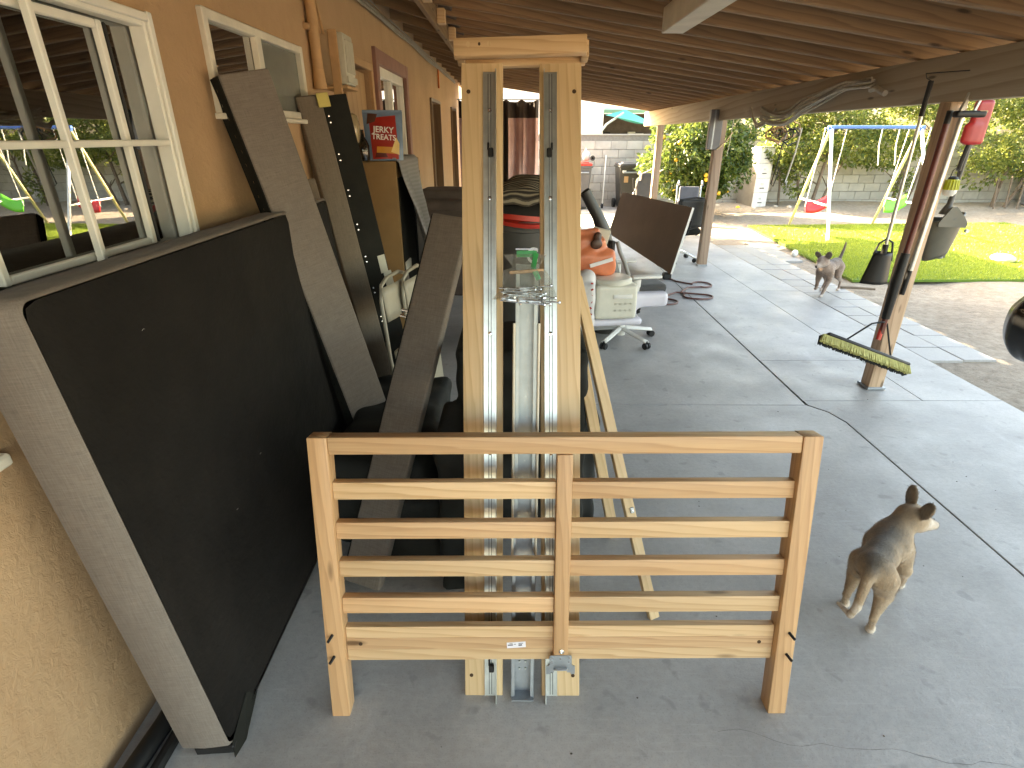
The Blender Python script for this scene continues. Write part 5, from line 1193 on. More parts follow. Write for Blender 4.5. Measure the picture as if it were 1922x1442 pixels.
def tree(name, label, loc, blobs, n, size, mat, seed, trunks, group=None):
    t = thing(name, label, 'tree', loc, group=group)
    me = leaf_cloud(blobs, n, size, seed); me.materials.append(mat); mobj(me, 'crown', t)
    tm = MB(); rr = random.Random(seed)
    for (x, y, h, lx, ly, r0) in trunks:
        p = [(x + lx * s / 4 + rr.uniform(-0.03, 0.03), y + ly * s / 4 + rr.uniform(-0.03, 0.03), h * s / 4) for s in range(5)]
        tk_ = MB().tube(p, r0, 8, rad=[r0 * (1 - 0.16 * s) for s in range(5)]); 
        for q in range(6):
            t_ = rr.uniform(0.35, 0.95); i = min(3, int(t_ * 4)); a_ = Vector(p[i]); d_ = Vector((rr.uniform(-1, 1), rr.uniform(-1, 1), rr.uniform(0.3, 1.0))).normalized() * rr.uniform(0.4, 0.9)
            tk_.tube([tuple(a_), tuple(a_ + d_ * 0.5 + Vector((0, 0, 0.04))), tuple(a_ + d_)], r0 * 0.4, 6, rad=[r0 * 0.42, r0 * 0.3, r0 * 0.12])
        tk_.build('trunk', bark, t)
    return t
ot = tree('orange_tree', 'orange tree hung with ripe fruit beyond the patio posts', (4.0, 13.2, 0), [((0, 0, 1.35), (1.15, 0.95, 0.75)), ((-0.55, -0.1, 1.05), (0.75, 0.7, 0.6)), ((0.5, 0, 1.0), (0.75, 0.7, 0.65)), ((0.05, 0, 0.75), (0.75, 0.7, 0.55)), ((0.7, 0.1, 1.75), (0.7, 0.6, 0.6)), ((-0.2, 0.1, 1.95), (0.8, 0.7, 0.5)), ((0.1, -0.1, 0.42), (0.5, 0.45, 0.3))], 27000, 0.095, leaf_citrus, 3, [(0, 0, 1.4, 0.1, 0, 0.07), (0.1, 0.05, 1.2, -0.4, 0.1, 0.05)])
for i in range(17):
    a_ = random.uniform(-2.9, -0.2); zz = random.uniform(0.45, 1.7); rr_ = 0.98 - 0.32 * abs(zz - 1.2)
    MB().lathe([(0, -0.048), (0.033, -0.035), (0.048, 0), (0.034, 0.034), (0, 0.046)], 12).build('orange', fruit, ot).location = (rr_ * math.cos(a_), rr_ * 0.82 * math.sin(a_), zz)
TG = 'leafy trees along the block wall'
tree('leafy_tree', 'leafy tree standing directly behind the swing set frame', (7.3, 14.3, 0), [((0, 0, 2.0), (1.2, 0.8, 0.75)), ((-0.6, 0, 1.5), (0.8, 0.6, 0.6)), ((0.7, 0, 1.6), (0.8, 0.6, 0.6)), ((0, 0, 2.7), (1.3, 0.9, 0.7)), ((-0.5, -0.1, 0.85), (0.32, 0.3, 0.55))], 14000, 0.095, leaf_bush, 5, [(0, 0, 2.3, 0.3, 0, 0.05), (-0.25, 0.05, 2.2, -0.5, 0, 0.04), (0.2, 0, 2.0, 0.7, 0, 0.035)], TG)
tree('leafy_tree', 'leafy tree left of the swing set beside the filing cabinet', (6.35, 14.4, 0), [((0, 0, 1.55), (0.5, 0.5, 0.55)), ((0.1, 0, 2.2), (0.7, 0.6, 0.6)), ((0.25, 0, 1.0), (0.35, 0.35, 0.4))], 5500, 0.09, leaf_bush, 6, [(0.2, 0, 2.0, -0.2, 0, 0.03)], TG)
tree('leafy_tree', 'leafy tree between the swing set and the near post', (9.3, 14.3, 0), [((0, 0, 1.9), (1.1, 0.8, 0.7)), ((-0.5, 0, 1.4), (0.7, 0.6, 0.5)), ((0.4, 0, 2.7), (1.3, 0.8, 0.7)), ((0.1, 0, 0.6), (0.22, 0.22, 0.45))], 12000, 0.095, leaf_bush, 8, [(0, 0, 2.2, 0.2, 0, 0.045), (0.3, 0, 2.2, 0.4, 0, 0.035)], TG)
tree('leafy_tree', 'dense leafy tree showing right of the near post', (11.6, 14.2, 0), [((0, 0, 1.8), (1.3, 0.9, 0.9)), ((0.7, 0, 1.3), (0.8, 0.7, 0.6)), ((-0.4, 0, 2.8), (1.4, 0.9, 0.8)), ((0.9, 0, 2.3), (1.0, 0.8, 0.8)), ((-0.5, -0.1, 1.0), (0.5, 0.4, 0.5))], 17000, 0.10, leaf_bush, 9, [(0.1, 0, 2.0, 0.2, 0, 0.05), (0.4, 0, 1.8, 0.5, 0, 0.045)], TG)
tree('leafy_tree', 'rightmost leafy tree at the photo edge above the grey shed', (13.9, 14.0, 0), [((0, 0, 2.2), (1.2, 0.9, 0.9)), ((-0.5, 0, 1.6), (0.8, 0.6, 0.6)), ((0.3, 0, 3.1), (1.4, 1.0, 0.8))], 11000, 0.10, leaf_bush, 10, [(0, 0, 2.2, 0, 0, 0.05)], TG)

ss = thing('swing_set', 'white and blue steel swing set standing on the turf', 'swing set', (5.5, 10.7, 0))
sw_w = pm('white_painted_tube', (0.72, 0.72, 0.70), 0.4, 0.08, 10); sw_y = pm('yellowed_tube', (0.62, 0.55, 0.28), 0.45, 0.1, 9); sw_b = pm('blue_painted_tube', (0.05, 0.13, 0.42), 0.4, 0.1, 9)
top = 1.80; XA, XB = 0.05, 1.62
MB().cyl((XA - 0.06, 0, top), (XB + 0.06, 0, top), 0.030, n=14).build('top_bar', sw_b, ss)
for x in (XA, XB):
    pbox('joint_cap', ss, (x, 0, top - 0.02), (0.07, 0.10, 0.09), sw_b, 0.012, 2)
MB().cyl((XA, -0.02, top - 0.02), (-0.09, -0.95, 0.0), 0.027, n=12).build('leg', sw_w, ss); MB().cyl((XA, 0.02, top - 0.02), (0.10, 0.95, 0.0), 0.027, n=12).build('leg', sw_y, ss)
MB().cyl((XB, 0.02, top - 0.02), (1.85, 1.05, 0.0), 0.027, n=12).build('leg', sw_y, ss); MB().cyl((XB, -0.02, top - 0.02), (1.66, -0.95, 0.0), 0.027, n=12).build('leg', sw_w, ss)
MB().cyl((-0.055, -0.66, 0.55), (0.085, 0.66, 0.55), 0.018, n=10).build('cross_brace', sw_w, ss); MB().cyl((1.65, -0.66, 0.55), (1.77, 0.70, 0.55), 0.018, n=10).build('cross_brace', sw_w, ss)
def swing(x, y, z, mat, tilt, name, parent):
    s_ = MB().grid(lambda u, v: (x - 0.19 + 0.38 * u, y - 0.04 + 0.08 * v, z - 0.05 * math.sin(math.pi * u) + tilt * (u - 0.5) - 0.10 + 0.20 * v), 12, 3).build(name, mat, parent, smooth=180, solid=0.02)
    for q, xt in ((-0.2, -0.10), (0.2, 0.28)):
        pth = [(x + q, y, z + tilt * (q / 0.4)), (x + xt, 0.0, top)]
        a_, b_ = Vector(pth[0]), Vector(pth[1]); ch = MB()
        for i in range(30):
            p0 = a_.lerp(b_, i / 30); p1 = a_.lerp(b_, (i + 0.95) / 30); ch.cyl(p0, p1, 0.010 if i % 2 else 0.006, n=5)
        tag(ch.build('chain', rope_m if False else pm('pale_chain', (0.55, 0.54, 0.50), 0.4, 0.1), s_), kind='stuff')
swing(0.05, -0.05, 0.52, pm('bright_red_seat', (0.62, 0.02, 0.03), 0.4, 0.05), 0.10, 'swing_seat', ss)
swing(1.52, 0.0, 0.53, pm('bright_green_seat', (0.10, 0.50, 0.05), 0.4, 0.05), 0.12, 'swing_seat', ss)
for x in (0.95, 1.25): MB().tube([(x, 0, top), (x + 0.02, 0.02, 1.5), (x + 0.05, 0, 1.32), (x + 0.08, 0.01, 1.18)], 0.011, 6).build('loose_chain', MATS['pale_chain'], ss)

fc = thing('filing_cabinet', 'tall four drawer filing cabinet standing by the block wall', 'filing cabinet', (5.92, 14.55, 0.0), (0, 0, RAD(14)))
pbox('carcass', fc, (0, 0.0, 0.72), (0.40, 0.62, 1.40), pm('slate_cabinet_side', (0.13, 0.125, 0.11), 0.6, 0.2, 5), 0.006)
fcm = pm('pale_grey_enamel', (0.55, 0.54, 0.53), 0.5, 0.12, 9); pbox('top_plate', fc, (0, 0, 1.425), (0.41, 0.63, 0.02), fcm, 0.003)
for k in range(4):
    d = pbox('drawer', fc, (0, -0.318, 0.23 + 0.335 * k), (0.39, 0.02, 0.330), fcm, 0.006)
    pbox('handle', d, (0.0, -0.02, -0.06), (0.11, 0.02, 0.016), black_pl, 0.003); pbox('label_holder', d, (0.0, -0.012, 0.03), (0.075, 0.006, 0.05), galv_flat, 0.002)
pbox('plinth', fc, (0, -0.312, 0.035), (0.39, 0.02, 0.05), pm('rusty_plinth', (0.16, 0.07, 0.05), 0.8, 0.3), 0.003)
def wheelie(name, label, loc, bodym, lidm, rz):
    t = thing(name, label, 'bin', loc, (0, 0, RAD(rz)), 'bins by the block wall')
    b_ = MB(); lo = [(-0.22, -0.22), (0.22, -0.22), (0.22, 0.22), (-0.22, 0.22)]; hi = [(-0.29, -0.29), (0.29, -0.29), (0.29, 0.30), (-0.29, 0.30)]
    b_.add([(x, y, 0.03) for x, y in lo] + [(x, y, 0.98) for x, y in hi], [[3, 2, 1, 0], [4, 5, 6, 7], [0, 1, 5, 4], [1, 2, 6, 5], [2, 3, 7, 6], [3, 0, 4, 7]])
    o = b_.build('body', bodym, t, smooth=30); md = o.modifiers.new('edge', 'BEVEL'); md.width = 0.03; md.segments = 3
    pbox('rim', t, (0, 0.0, 0.985), (0.63, 0.64, 0.045), bodym, 0.015, 2)
    l_ = pbox('lid', t, (0, 0.0, 1.035), (0.60, 0.64, 0.06), lidm, 0.025, 3); pbox('lid_crown', l_, (0, 0.0, 0.03), (0.46, 0.46, 0.05), lidm, 0.02, 2)
    for s in (-1, 1): MB().cyl((s * 0.24, 0.26, 0.11), (s * 0.30, 0.26, 0.11), 0.11, n=18).build('wheel', black_pl, t)
    MB().cyl((-0.22, -0.315, 0.86), (0.22, -0.315, 0.86), 0.018, n=10).build('catch_bar', galv_flat, t)
    return t
wbn = wheelie('wheelie_bin', 'black wheeled rubbish bin standing against the block wall', (2.80, 14.55, 0), pm('black_bin_plastic', (0.022, 0.022, 0.02), 0.4, 0.2, 4), pm('slate_bin_lid', (0.05, 0.055, 0.065), 0.45, 0.1), 4)
for s in (-1, 1): pbox('white_label', wbn, (s * 0.19, -0.30, 0.88), (0.09, 0.02, 0.05), wt_p, 0.002)
pbox('tan_label', wbn, (-0.13, -0.288, 0.70), (0.10, 0.012, 0.14), ply, 0.002)
rb = wheelie('wheelie_bin', 'grey bin with red lid standing against the block wall', (1.55, 14.50, 0), pm('mid_grey_bin', (0.10, 0.10, 0.105), 0.5, 0.15, 4), red_pl, 0)
wsk = thing('white_bag_on_bin', 'white plastic bag and tape roll on the red bin lid', 'bag', (1.72, 14.42, 1.117))
mobj(sd_mesh([('e', (0, 0, 0.10), (0.10, 0.09, 0.11), None, 0.03), ('c', (0, 0, 0.15), (-0.02, 0, 0.27), 0.05, 0.02, 0.04)], 0.016, pm('thin_white_film', (0.42, 0.42, 0.43), 0.4, 0.08), 'bag_body', warp=wrinkle(0.008, 30)), 'bag_body', wsk)
rl = thing('tape_roll', 'black tape roll standing on the red bin lid', 'tape roll', (1.80, 14.28, 1.117)); rlm = MB().lathe([(0.03, -0.02), (0.06, -0.02), (0.06, 0.02), (0.03, 0.02), (0.03, -0.02)], 18, M=Matrix.Translation((0.05, 0, 0.062)) @ Matrix.Rotation(RAD(90), 4, 'X')).build('roll', pm('charcoal_tape', (0.05, 0.05, 0.05), 0.6), rl)
wp = thing('white_pole', 'thin white pole leaning on the block wall between the bins', 'pole', (2.19, 14.55, 0.0)); MB().cyl((0, 0, 0), (0.10, 0.50, 1.22), 0.016, n=10).build('tube', white_pl, wp); MB().cyl((-0.005, -0.01, 0), (0.012, 0.06, 0.10), 0.03, n=10).build('foot', black_pl, wp)
# folded stroller and child's bike behind the tabletop
sk = thing('folded_stroller', 'folded stroller with grey frame beside the black bin', 'stroller', (2.62, 12.3, 0.0), (0, 0, RAD(15)))
for s in (-1, 1):
    MB().tube([(s * 0.16 - 0.1, 0, 0.08), (s * 0.16 + 0.05, 0.05, 0.55), (s * 0.15 + 0.20, 0.0, 0.95), (s * 0.14 + 0.34, -0.05, 1.02)], 0.013, 8).build('side_tube', galv_flat, sk)
    MB().tube([(s * 0.16 + 0.3, 0.1, 0.08), (s * 0.16 + 0.05, 0.05, 0.6), (s * 0.15 - 0.02, 0, 0.85)], 0.012, 8).build('cross_tube', black_pl, sk)
    for x in (-0.1, 0.3): MB().cyl((x + s * 0.16 - 0.02, 0.05, 0.08), (x + s * 0.16 + 0.02, 0.05, 0.08), 0.08, n=16).build('wheel', black_pl, sk)
mobj(sd_mesh([('b', (0.08, 0.0, 0.62), (0.14, 0.03, 0.16), 0.03, 0.02), ('b', (0.12, 0.0, 0.88), (0.10, 0.04, 0.05), 0.03, 0.03)], 0.02, pm('dark_stroller_cloth', (0.03, 0.03, 0.032), 0.8), 'seat_cloth'), 'seat_cloth', sk)
kb = thing('grey_walker', 'grey framed walker with cloth seat between the posts', 'walker', (3.15, 10.6, 0), (0, 0, RAD(-10)))
for s in (-1, 1):
    MB().tube([(s * 0.2, -0.25, 0.05), (s * 0.2, -0.1, 0.55), (s * 0.21, 0.0, 0.85), (s * 0.2, -0.12, 0.93), (s * 0.2, -0.24, 0.88)], 0.014, 8).build('frame_tube', galv_flat, kb)
    MB().tube([(s * 0.2, 0.28, 0.05), (s * 0.2, 0.1, 0.5), (s * 0.2, -0.08, 0.60)], 0.013, 8).build('frame_tube', galv_flat, kb)
    for y in (-0.25, 0.28): MB().cyl((s * 0.2 - 0.015, y, 0.08), (s * 0.2 + 0.015, y, 0.08), 0.08, n=16).build('wheel', black_pl, kb)
    MB().tube([(s * 0.2, -0.22, 0.885), (s * 0.2, -0.36, 0.86)], 0.018, 8).build('grip', black_pl, kb)
mobj(sd_mesh([('b', (0, 0, 0.56), (0.17, 0.14, 0.02), 0.02, 0.01), ('b', (0, -0.1, 0.72), (0.16, 0.01, 0.10), 0.015, 0.02)], 0.016, pm('blue_grey_cloth', (0.12, 0.125, 0.15), 0.8), 'seat'), 'seat', kb)
# neighbour's buildings and shade sail beyond the wall
nb = thing('neighbour_house', 'white neighbour house beyond the block wall', 'house', (0.2, 21.5, 0))
pbox('wall', nb, (0, 0, 1.6), (5.2, 4.0, 3.2), pm('white_render', (0.72, 0.70, 0.66), 0.8, 0.06, 3)); pbox('roof', nb, (0, 0, 3.28), (5.8, 4.6, 0.16), MATS['brown_roof_shingle'])
ns = thing('neighbour_porch', 'dark cluttered porch with green roof beyond the block wall', 'porch', (5.3, 21.0, 0))
pbox('back_wall', ns, (0, 1.2, 1.2), (5.2, 0.1, 2.4), pm('dark_porch_boards', (0.10, 0.075, 0.06), 0.8, 0.3, 4)); pbox('roof', ns, (0, 0.2, 2.48), (5.4, 2.6, 0.10), pm('green_corrugated_sheet', (0.12, 0.25, 0.16), 0.6, 0.15, 5), rot=(RAD(4), 0, 0))
for k in range(16): pbox('stored_box', ns, (-2.3 + 0.3 * k, 0.9 + random.uniform(-0.2, 0.2), 1.55 + random.uniform(-0.1, 0.25)), (0.26, 0.2, random.uniform(0.2, 0.5)), random.choice((pm('blue_crate', (0.06, 0.18, 0.3), 0.5), pm('pinkish_box', (0.3, 0.16, 0.14), 0.6), pm('cream_box', (0.45, 0.42, 0.34), 0.6), black_pl)), 0.01)
for x in (-2.5, 2.4): pbox('post', ns, (x, -0.8, 1.2), (0.09, 0.09, 2.4), post_w)
sl_ = thing('shade_sail', 'teal shade sail stretched above the block wall', 'shade sail', (3.2, 18.0, 0))
def sail(u, v):
    A_, B_, C2, D_ = Vector((-0.45, 0.8, 2.25)), Vector((0.25, 1.3, 2.42)), Vector((1.15, -0.2, 1.86)), Vector((0.1, -0.5, 2.08))
    p = A_.lerp(B_, u).lerp(D_.lerp(C2, u), v); p.z -= 0.10 * math.sin(math.pi * u) * math.sin(math.pi * v); return tuple(p)
MB().grid(sail, 12, 12).build('cloth', pm('teal_fabric', (0.02, 0.30, 0.25), 0.7, 0.1), sl_, smooth=180)
MB().tube([(-0.75, -0.1, 0.0), (-0.70, -0.1, 1.75), (-0.5, 0.1, 1.98), (0.05, 0.5, 2.3)], 0.035, 8).build('pole', pm('grey_green_pole', (0.34, 0.38, 0.34), 0.5), sl_)
MB().cyl((1.2, -0.2, 0), (1.2, -0.2, 1.95), 0.03, n=8).build('corner_post', pm('dark_blue_post', (0.03, 0.05, 0.09), 0.5), sl_)
# grey shed at the right edge
sh = thing('grey_shed', 'grey plastic storage shed at the right end of the yard', 'shed', (13.7, 14.2, 0.10))
gsm = pm('grey_shed_panel', (0.24, 0.25, 0.27), 0.6, 0.1, 4)
for k in range(5): pbox('panel', sh, (-0.8 + 0.4 * k, 0, 0.45), (0.385, 0.9, 0.9), gsm, 0.01)
pbox('roof', sh, (0, 0, 0.98), (2.2, 1.05, 0.14), gsm, 0.03, 2); pbox('skirt', sh, (0, -0.47, 0.1), (2.1, 0.04, 0.12), black_lin)
for k in range(4):
    st_k = thing('garden_stake', ('thin garden stake leaning by the grey shed, nearest it', 'thin garden stake beside the tree trunk, second from the shed', 'thin garden stake third from the grey shed', 'thin garden stake farthest left of the grey shed')[k], 'stake', (12.35 - 0.28 * k, 13.9, 0.05), group='garden stakes'); MB().cyl((0, 0, 0), (0.10 - 0.05 * k, 0.1, 0.75), 0.02, n=8).build('stick', bark, st_k)
# loose things on the ground
def pebble(name, label, cat, loc, r, mat, group=None, sq_=0.6):
    t = thing(name, label, cat, loc, (0, 0, random.uniform(0, 3)), group); mobj(sd_mesh([('e', (0, 0, r * sq_ * 0.8), (r, r * 0.75, r * sq_), None, 0.01), ('e', (r * 0.5, 0.1 * r, r * sq_ * 0.7), (r * 0.6, r * 0.5, r * sq_ * 0.8), None, 0.02)], r / 6, mat, 'stone_body'), 'stone_body', t); return t
pale_st = pm('pale_stone', (0.50, 0.44, 0.36), 0.8, 0.15, 8, 0.2, 40)
pebble('chewed_toy', 'white chewed dog toy lying on the pavers near the turf', 'toy', (4.22, 8.42, 0.0), 0.06, white_pl, sq_=0.9)
pebble('pale_rock', 'pale flat rock lying on the turf right of the post', 'rock', (7.0, 7.98, 0.01), 0.16, pale_st, sq_=0.4)
pebble('small_rock', 'small brown rock lying on the sunlit turf', 'rock', (6.66, 8.75, 0.01), 0.07, pale_st)
pebble('fallen_orange', 'fallen orange lying at the foot of the filing cabinet', 'orange', (5.45, 14.1, 0.03), 0.05, fruit, sq_=0.9)
for k in range(7): pebble('wall_foot_stone', ('round stone at the wall foot, leftmost of the row', 'round stone at the wall foot, second from left', 'round stone at the wall foot, third from left', 'round stone right of the fallen orange', 'round stone right of the filing cabinet', 'round stone below the hanging straps', 'round stone nearest the swing set')[k], 'stone', ((4.75, 14.5, 0.03), (4.9, 14.4, 0.03), (5.05, 14.45, 0.03), (5.75, 13.9, 0.05), (6.4, 14.2, 0.05), (6.65, 14.0, 0.05), (6.9, 13.6, 0.05))[k], 0.05 + 0.012 * (k % 3), pale_st, 'stones at the foot of the block wall')
dsk = thing('dark_stick', 'dark stick lying on the dirt below the hanging dustpan', 'stick', (4.05, 6.45, 0.0)); MB().tube([(-0.17, 0.04, 0.012), (0.0, 0.0, 0.016), (0.19, -0.05, 0.012)], 0.014, 7).build('twig', bark, dsk)

# ------------------------------------------------------------------ the two dogs
def dog_coat(name, back, side, pale, head_at, paw_z=0.045, grey=0.5):
    """colouring by region of the body: dark saddle, tan flanks, pale paws, tail tip and muzzle"""
    m, nt, b, out = _nt(name)
    at = nt.nodes.new('ShaderNodeAttribute'); at.attribute_name = 'coat'
    v = _coords(nt, (1, 1, 1), False)
    nz = _noise(nt, v, 60, 5, 0.7); mr = nt.nodes.new('ShaderNodeMath'); mr.operation = 'MULTIPLY_ADD'; mr.inputs[1].default_value = 0.45; mr.inputs[2].default_value = -0.225; nt.links.new(nz, mr.inputs[0])
    ad = nt.nodes.new('ShaderNodeMath'); ad.operation = 'ADD'; nt.links.new(at.outputs['Fac'], ad.inputs[0]); nt.links.new(mr.outputs[0], ad.inputs[1])
    c = _ramp(nt, ad.outputs[0], [(0.0, back), (0.33, tuple((x + y) / 2 for x, y in zip(back, side))), (0.55, side), (0.9, pale)])
    at2 = nt.nodes.new('ShaderNodeAttribute'); at2.attribute_name = 'dark'
    c = _mixc(nt, at2.outputs['Fac'], c, (0.012, 0.009, 0.008))
    nt.links.new(c, b.inputs['Base Color']); b.inputs['Roughness'].default_value = 0.85; b.inputs['Specular IOR Level'].default_value = 0.2; b.inputs['Sheen Weight'].default_value = 0.25
    _bump(nt, _noise(nt, _coords(nt, (160, 160, 45), False), 1.0, 4), b, 0.55, 0.006)
    return m
def make_dog(name, label, loc, rz, pose, coat, hair_len):
    t = thing(name, label, 'dog', loc, (0, 0, RAD(rz)))
    P = [('c', (-0.115, 0, 0.236), (-0.02, 0, 0.230), 0.058, 0.052, 0.03), ('c', (-0.02, 0, 0.230), (0.11, 0, 0.214), 0.052, 0.070, 0.03), ('c', (0.09, 0, 0.205), (0.15, 0, 0.222), 0.064, 0.054, 0.03)]
    hc = Vector(pose['head']); nose = Vector(pose['nose'])
    P += [('c', (0.14, 0, 0.24), tuple(hc - (nose - hc) * 0.25), 0.050, 0.042, 0.03), ('e', tuple(hc), (0.058, 0.055, 0.052), None, 0.02)]
    d = (nose - hc).normalized(); sd_ = d.cross(Vector((0, 0, 1))).normalized(); up = sd_.cross(d)
    mz = hc + d * 0.038 - up * 0.010
    P += [('c', tuple(mz), tuple(nose), 0.036, 0.019, 0.022)]
    R = np.array(mat3(d, sd_, up))
    for s, (fo, ou, uu) in zip((-1, 1), pose['ears']):
        base = hc + sd_ * (s * 0.030) + up * 0.028 - d * 0.012
        tip = base + (up * uu + sd_ * (s * ou) + d * fo)
        e_ax = (tip - base).normalized(); e_out = (d - e_ax * e_ax.dot(d)).normalized(); e_w = e_ax.cross(e_out)
        Re = np.array(mat3(e_ax, e_w, e_out)); mid = base.lerp(tip, 0.52); L = (tip - base).length
        P += [('e', tuple(mid), (L * 0.62, 0.032, 0.0082), Re, 0.008)]
    for leg in pose['legs']:
        pts, rs = leg
        for i in range(len(pts) - 1): P.append(('c', pts[i], pts[i + 1], rs[i], rs[i + 1], 0.022 if i == 0 else 0.009))
        pw = Vector(pts[-1]); P.append(('e', (pw.x + 0.012, pw.y, pw.z - 0.001), (0.024, 0.016, 0.012), None, 0.008))
    tl, tr_ = pose['tail']
    for i in range(len(tl) - 1): P.append(('c', tl[i], tl[i + 1], tr_[i], tr_[i + 1], 0.012 if i == 0 else 0.005))
    lift = pose.get('lift', 0.0)
    def up_z(p): return (p[0], p[1], p[2] + lift * min(1.0, max(0.0, p[2] - 0.012) / 0.17))
    P = [((q[0], up_z(q[1]), up_z(q[2])) + q[3:]) if q[0] == 'c' else ((q[0], up_z(q[1])) + q[2:]) for q in P]
    hc = Vector(up_z(hc)); nose = Vector(up_z(nose)); tl = [up_z(q) for q in tl]
    me = sd_mesh(P, 0.0046, coat, 'body', pad=0.02, smooth_it=2)
    n = len(me.vertices); co = np.zeros(n * 3); me.vertices.foreach_get('co', co); co = co.reshape(-1, 3)
    cv = np.full(n, 0.52)
    sad = np.clip((co[:, 2] - 0.225 - lift) / 0.05, 0, 1) * np.clip(1 - np.abs(co[:, 1]) / 0.085, 0, 1); cv -= 0.55 * sad * np.clip((0.20 - co[:, 0]) / 0.10, 0, 1)
    cv += 0.38 * np.clip((0.035 - co[:, 2]) / 0.02, 0, 1)
    rel = co - np.array(hc); fd = rel @ np.array(d); cv += 0.22 * np.clip((fd - 0.015) / 0.05, 0, 1) * (np.linalg.norm(rel, axis=1) < 0.13)
    tv = np.min(np.stack([np.linalg.norm(co - np.array(tl[i]), axis=1) for i in range(len(tl) // 2, len(tl))]), 0); cv = cv + 0.30 * np.clip((0.04 - tv) / 0.03, 0, 1)
    cv += np.array([0.16 * mnoise.noise(Vector(tuple(c * 22))) for c in co])
    dk = np.zeros(n); dk = np.maximum(dk, (np.linalg.norm(co - np.array(nose + d * 0.008), axis=1) < 0.0125) * 1.0)
    for s in (-1, 1):
        eye = hc + d * 0.036 + sd_ * (s * 0.029) + up * 0.010; dk = np.maximum(dk, np.clip(1.5 - np.linalg.norm(co - np.array(eye), axis=1) / 0.0085, 0, 1))
    for s, (fo, ou, uu) in zip((-1, 1), pose['ears']):
        base = hc + sd_ * (s * 0.030) + up * 0.028 - d * 0.012; tip = base + (up * uu + sd_ * (s * ou) + d * fo); md = np.array(base.lerp(tip, 0.6)); q = np.linalg.norm(co - md, axis=1); cv = cv - 0.34 * np.clip((0.048 - q) / 0.015, 0, 1)
    for nm, arr in (('coat', np.clip(cv, 0, 1)), ('dark', dk)):
        a = me.attributes.new(nm, 'FLOAT', 'POINT'); a.data.foreach_set('value', arr)
    o = mobj(me, 'body', t)
    # short coat as one mesh of hair blades following the body
    r = np.random.default_rng(11); me.calc_loop_triangles()
    nv = np.zeros(n * 3); me.vertices.foreach_get('normal', nv); nv = nv.reshape(-1, 3)
    N_ = 26000; pick = r.integers(0, n, N_)
    p = co[pick] + r.normal(0, 0.002, (N_, 3)); nn_ = nv[pick]
    flow = np.tile(np.array([[-1.0, 0, -0.25]]), (N_, 1)); low = co[pick][:, 2] < 0.15; flow[low] = (0, 0, -1)
    flow -= nn_ * (flow * nn_).sum(1)[:, None]; flow /= np.linalg.norm(flow, axis=1)[:, None] + 1e-6
    dirv = flow * 0.9 + nn_ * 0.38 + r.normal(0, 0.16, (N_, 3)); dirv /= np.linalg.norm(dirv, axis=1)[:, None]
    sw = np.cross(dirv, nn_); sw /= np.linalg.norm(sw, axis=1)[:, None] + 1e-6
    ln_ = hair_len * (0.5 + 0.8 * r.random(N_))[:, None]; ln_ = np.where((np.linalg.norm(rel[pick], axis=1) < 0.1)[:, None], ln_ * 0.45, ln_); ln_ = np.where(low[:, None], ln_ * 0.6, ln_)
    base_ = p - nn_ * 0.001; V = np.stack([base_ - sw * 0.0009, base_ + sw * 0.0009, base_ + dirv * ln_], 1).reshape(-1, 3)
    hm = bpy.data.meshes.new('fur'); hm.from_pydata(V.tolist(), [], np.arange(N_ * 3).reshape(-1, 3).tolist())
    for nm, arr in (('coat', np.clip(cv, 0, 1)), ('dark', dk)):
        a = hm.attributes.new(nm, 'FLOAT', 'POINT'); a.data.foreach_set('value', np.repeat(arr[pick] + (r.normal(0, 0.10, N_) if nm == 'coat' else 0), 3))
    hm.materials.append(coat); fo_ = mobj(hm, 'fur', t); tag(fo_, kind='stuff')
    return t
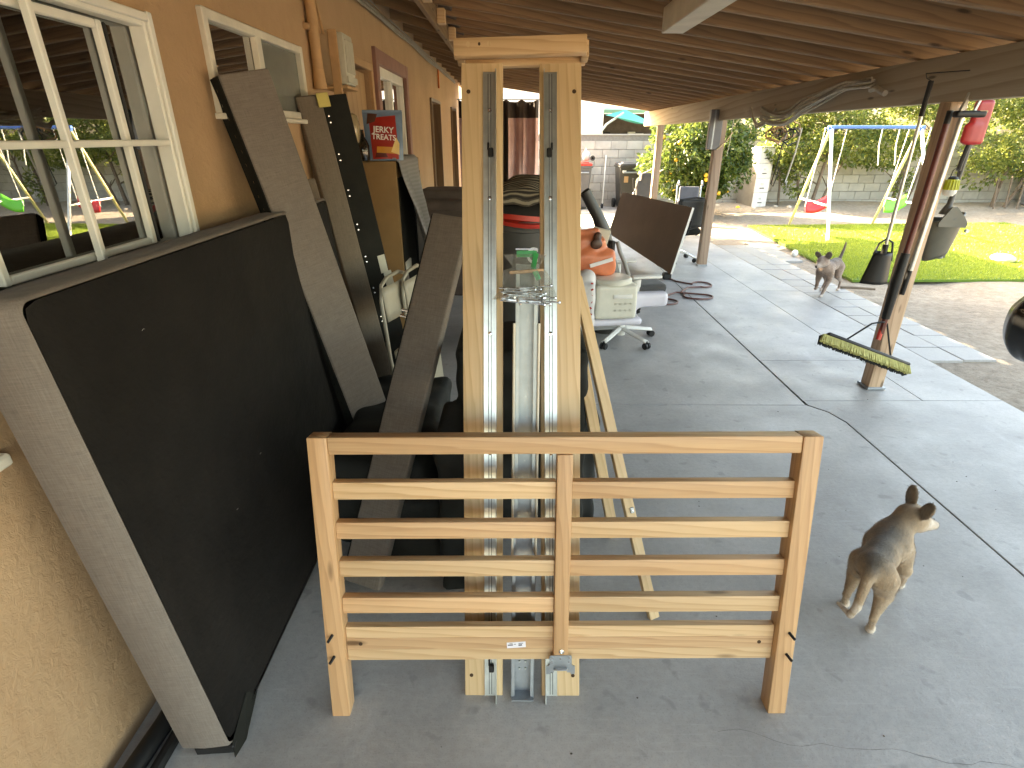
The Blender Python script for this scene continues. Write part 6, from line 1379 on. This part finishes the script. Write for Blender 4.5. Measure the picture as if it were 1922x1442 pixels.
def hind(s, x0=0.0, fx=0.0, out=0.052): return ([(-0.105 + x0, s * 0.040, 0.205), (-0.080 + x0, s * out, 0.130), (-0.152 + x0 + fx * 0.6, s * out, 0.078), (-0.122 + x0 + fx, s * out, 0.012)], [0.048, 0.030, 0.0120, 0.012])
def fore(s, x0=0.0, fx=0.0, out=0.052, lift=0.0): return ([(0.115 + x0, s * 0.046, 0.185), (0.108 + x0, s * out, 0.118), (0.120 + x0 + fx * 0.6, s * out, 0.055 + lift * 0.5), (0.128 + x0 + fx, s * out, 0.012 + lift)], [0.040, 0.024, 0.0150, 0.0135])
coat1 = dog_coat('tan_and_grey_dog_coat', (0.125, 0.108, 0.088), (0.42, 0.30, 0.19), (0.66, 0.57, 0.47), None)
coat2 = dog_coat('grey_brown_dog_coat', (0.10, 0.082, 0.072), (0.26, 0.185, 0.14), (0.50, 0.42, 0.36), None)
make_dog('small_dog', 'small tan and grey dog standing with its back turned in the foreground', (1.372, 1.622, 0.0), 45, dict(
    lift=0.012, head=(0.215, -0.035, 0.290), nose=(0.268, -0.098, 0.262), ears=((-0.015, 0.032, 0.070), (-0.012, 0.038, 0.068)),
    legs=[hind(1, 0.03, 0.0), hind(-1, -0.015, -0.02), fore(1, 0.0, 0.0, 0.055), fore(-1, 0.015, 0.03, 0.072)],
    tail=([(-0.165, 0.0, 0.245), (-0.205, 0.0, 0.19), (-0.225, 0.0, 0.125), (-0.215, 0.012, 0.075), (-0.185, 0.06, 0.075)], [0.022, 0.017, 0.014, 0.012, 0.007])), coat1, 0.008)
d2 = make_dog('small_dog', 'grey brown dog trotting towards the camera along the pavers', (3.60, 6.30, 0.0), -140, dict(
    lift=0.05, head=(0.225, 0.0, 0.300), nose=(0.310, -0.012, 0.262), ears=((-0.01, 0.035, 0.068), (-0.01, 0.05, 0.045)),
    legs=[hind(1, -0.02, -0.05), hind(-1, 0.03, 0.05), fore(1, 0.0, 0.085), fore(-1, 0.0, -0.02, 0.052, 0.03)],
    tail=([(-0.165, 0.0, 0.25), (-0.20, 0.0, 0.31), (-0.21, 0.01, 0.38), (-0.19, 0.02, 0.44)], [0.020, 0.014, 0.011, 0.007])), coat2, 0.007)
d2.scale = (1.12, 1.12, 1.12)
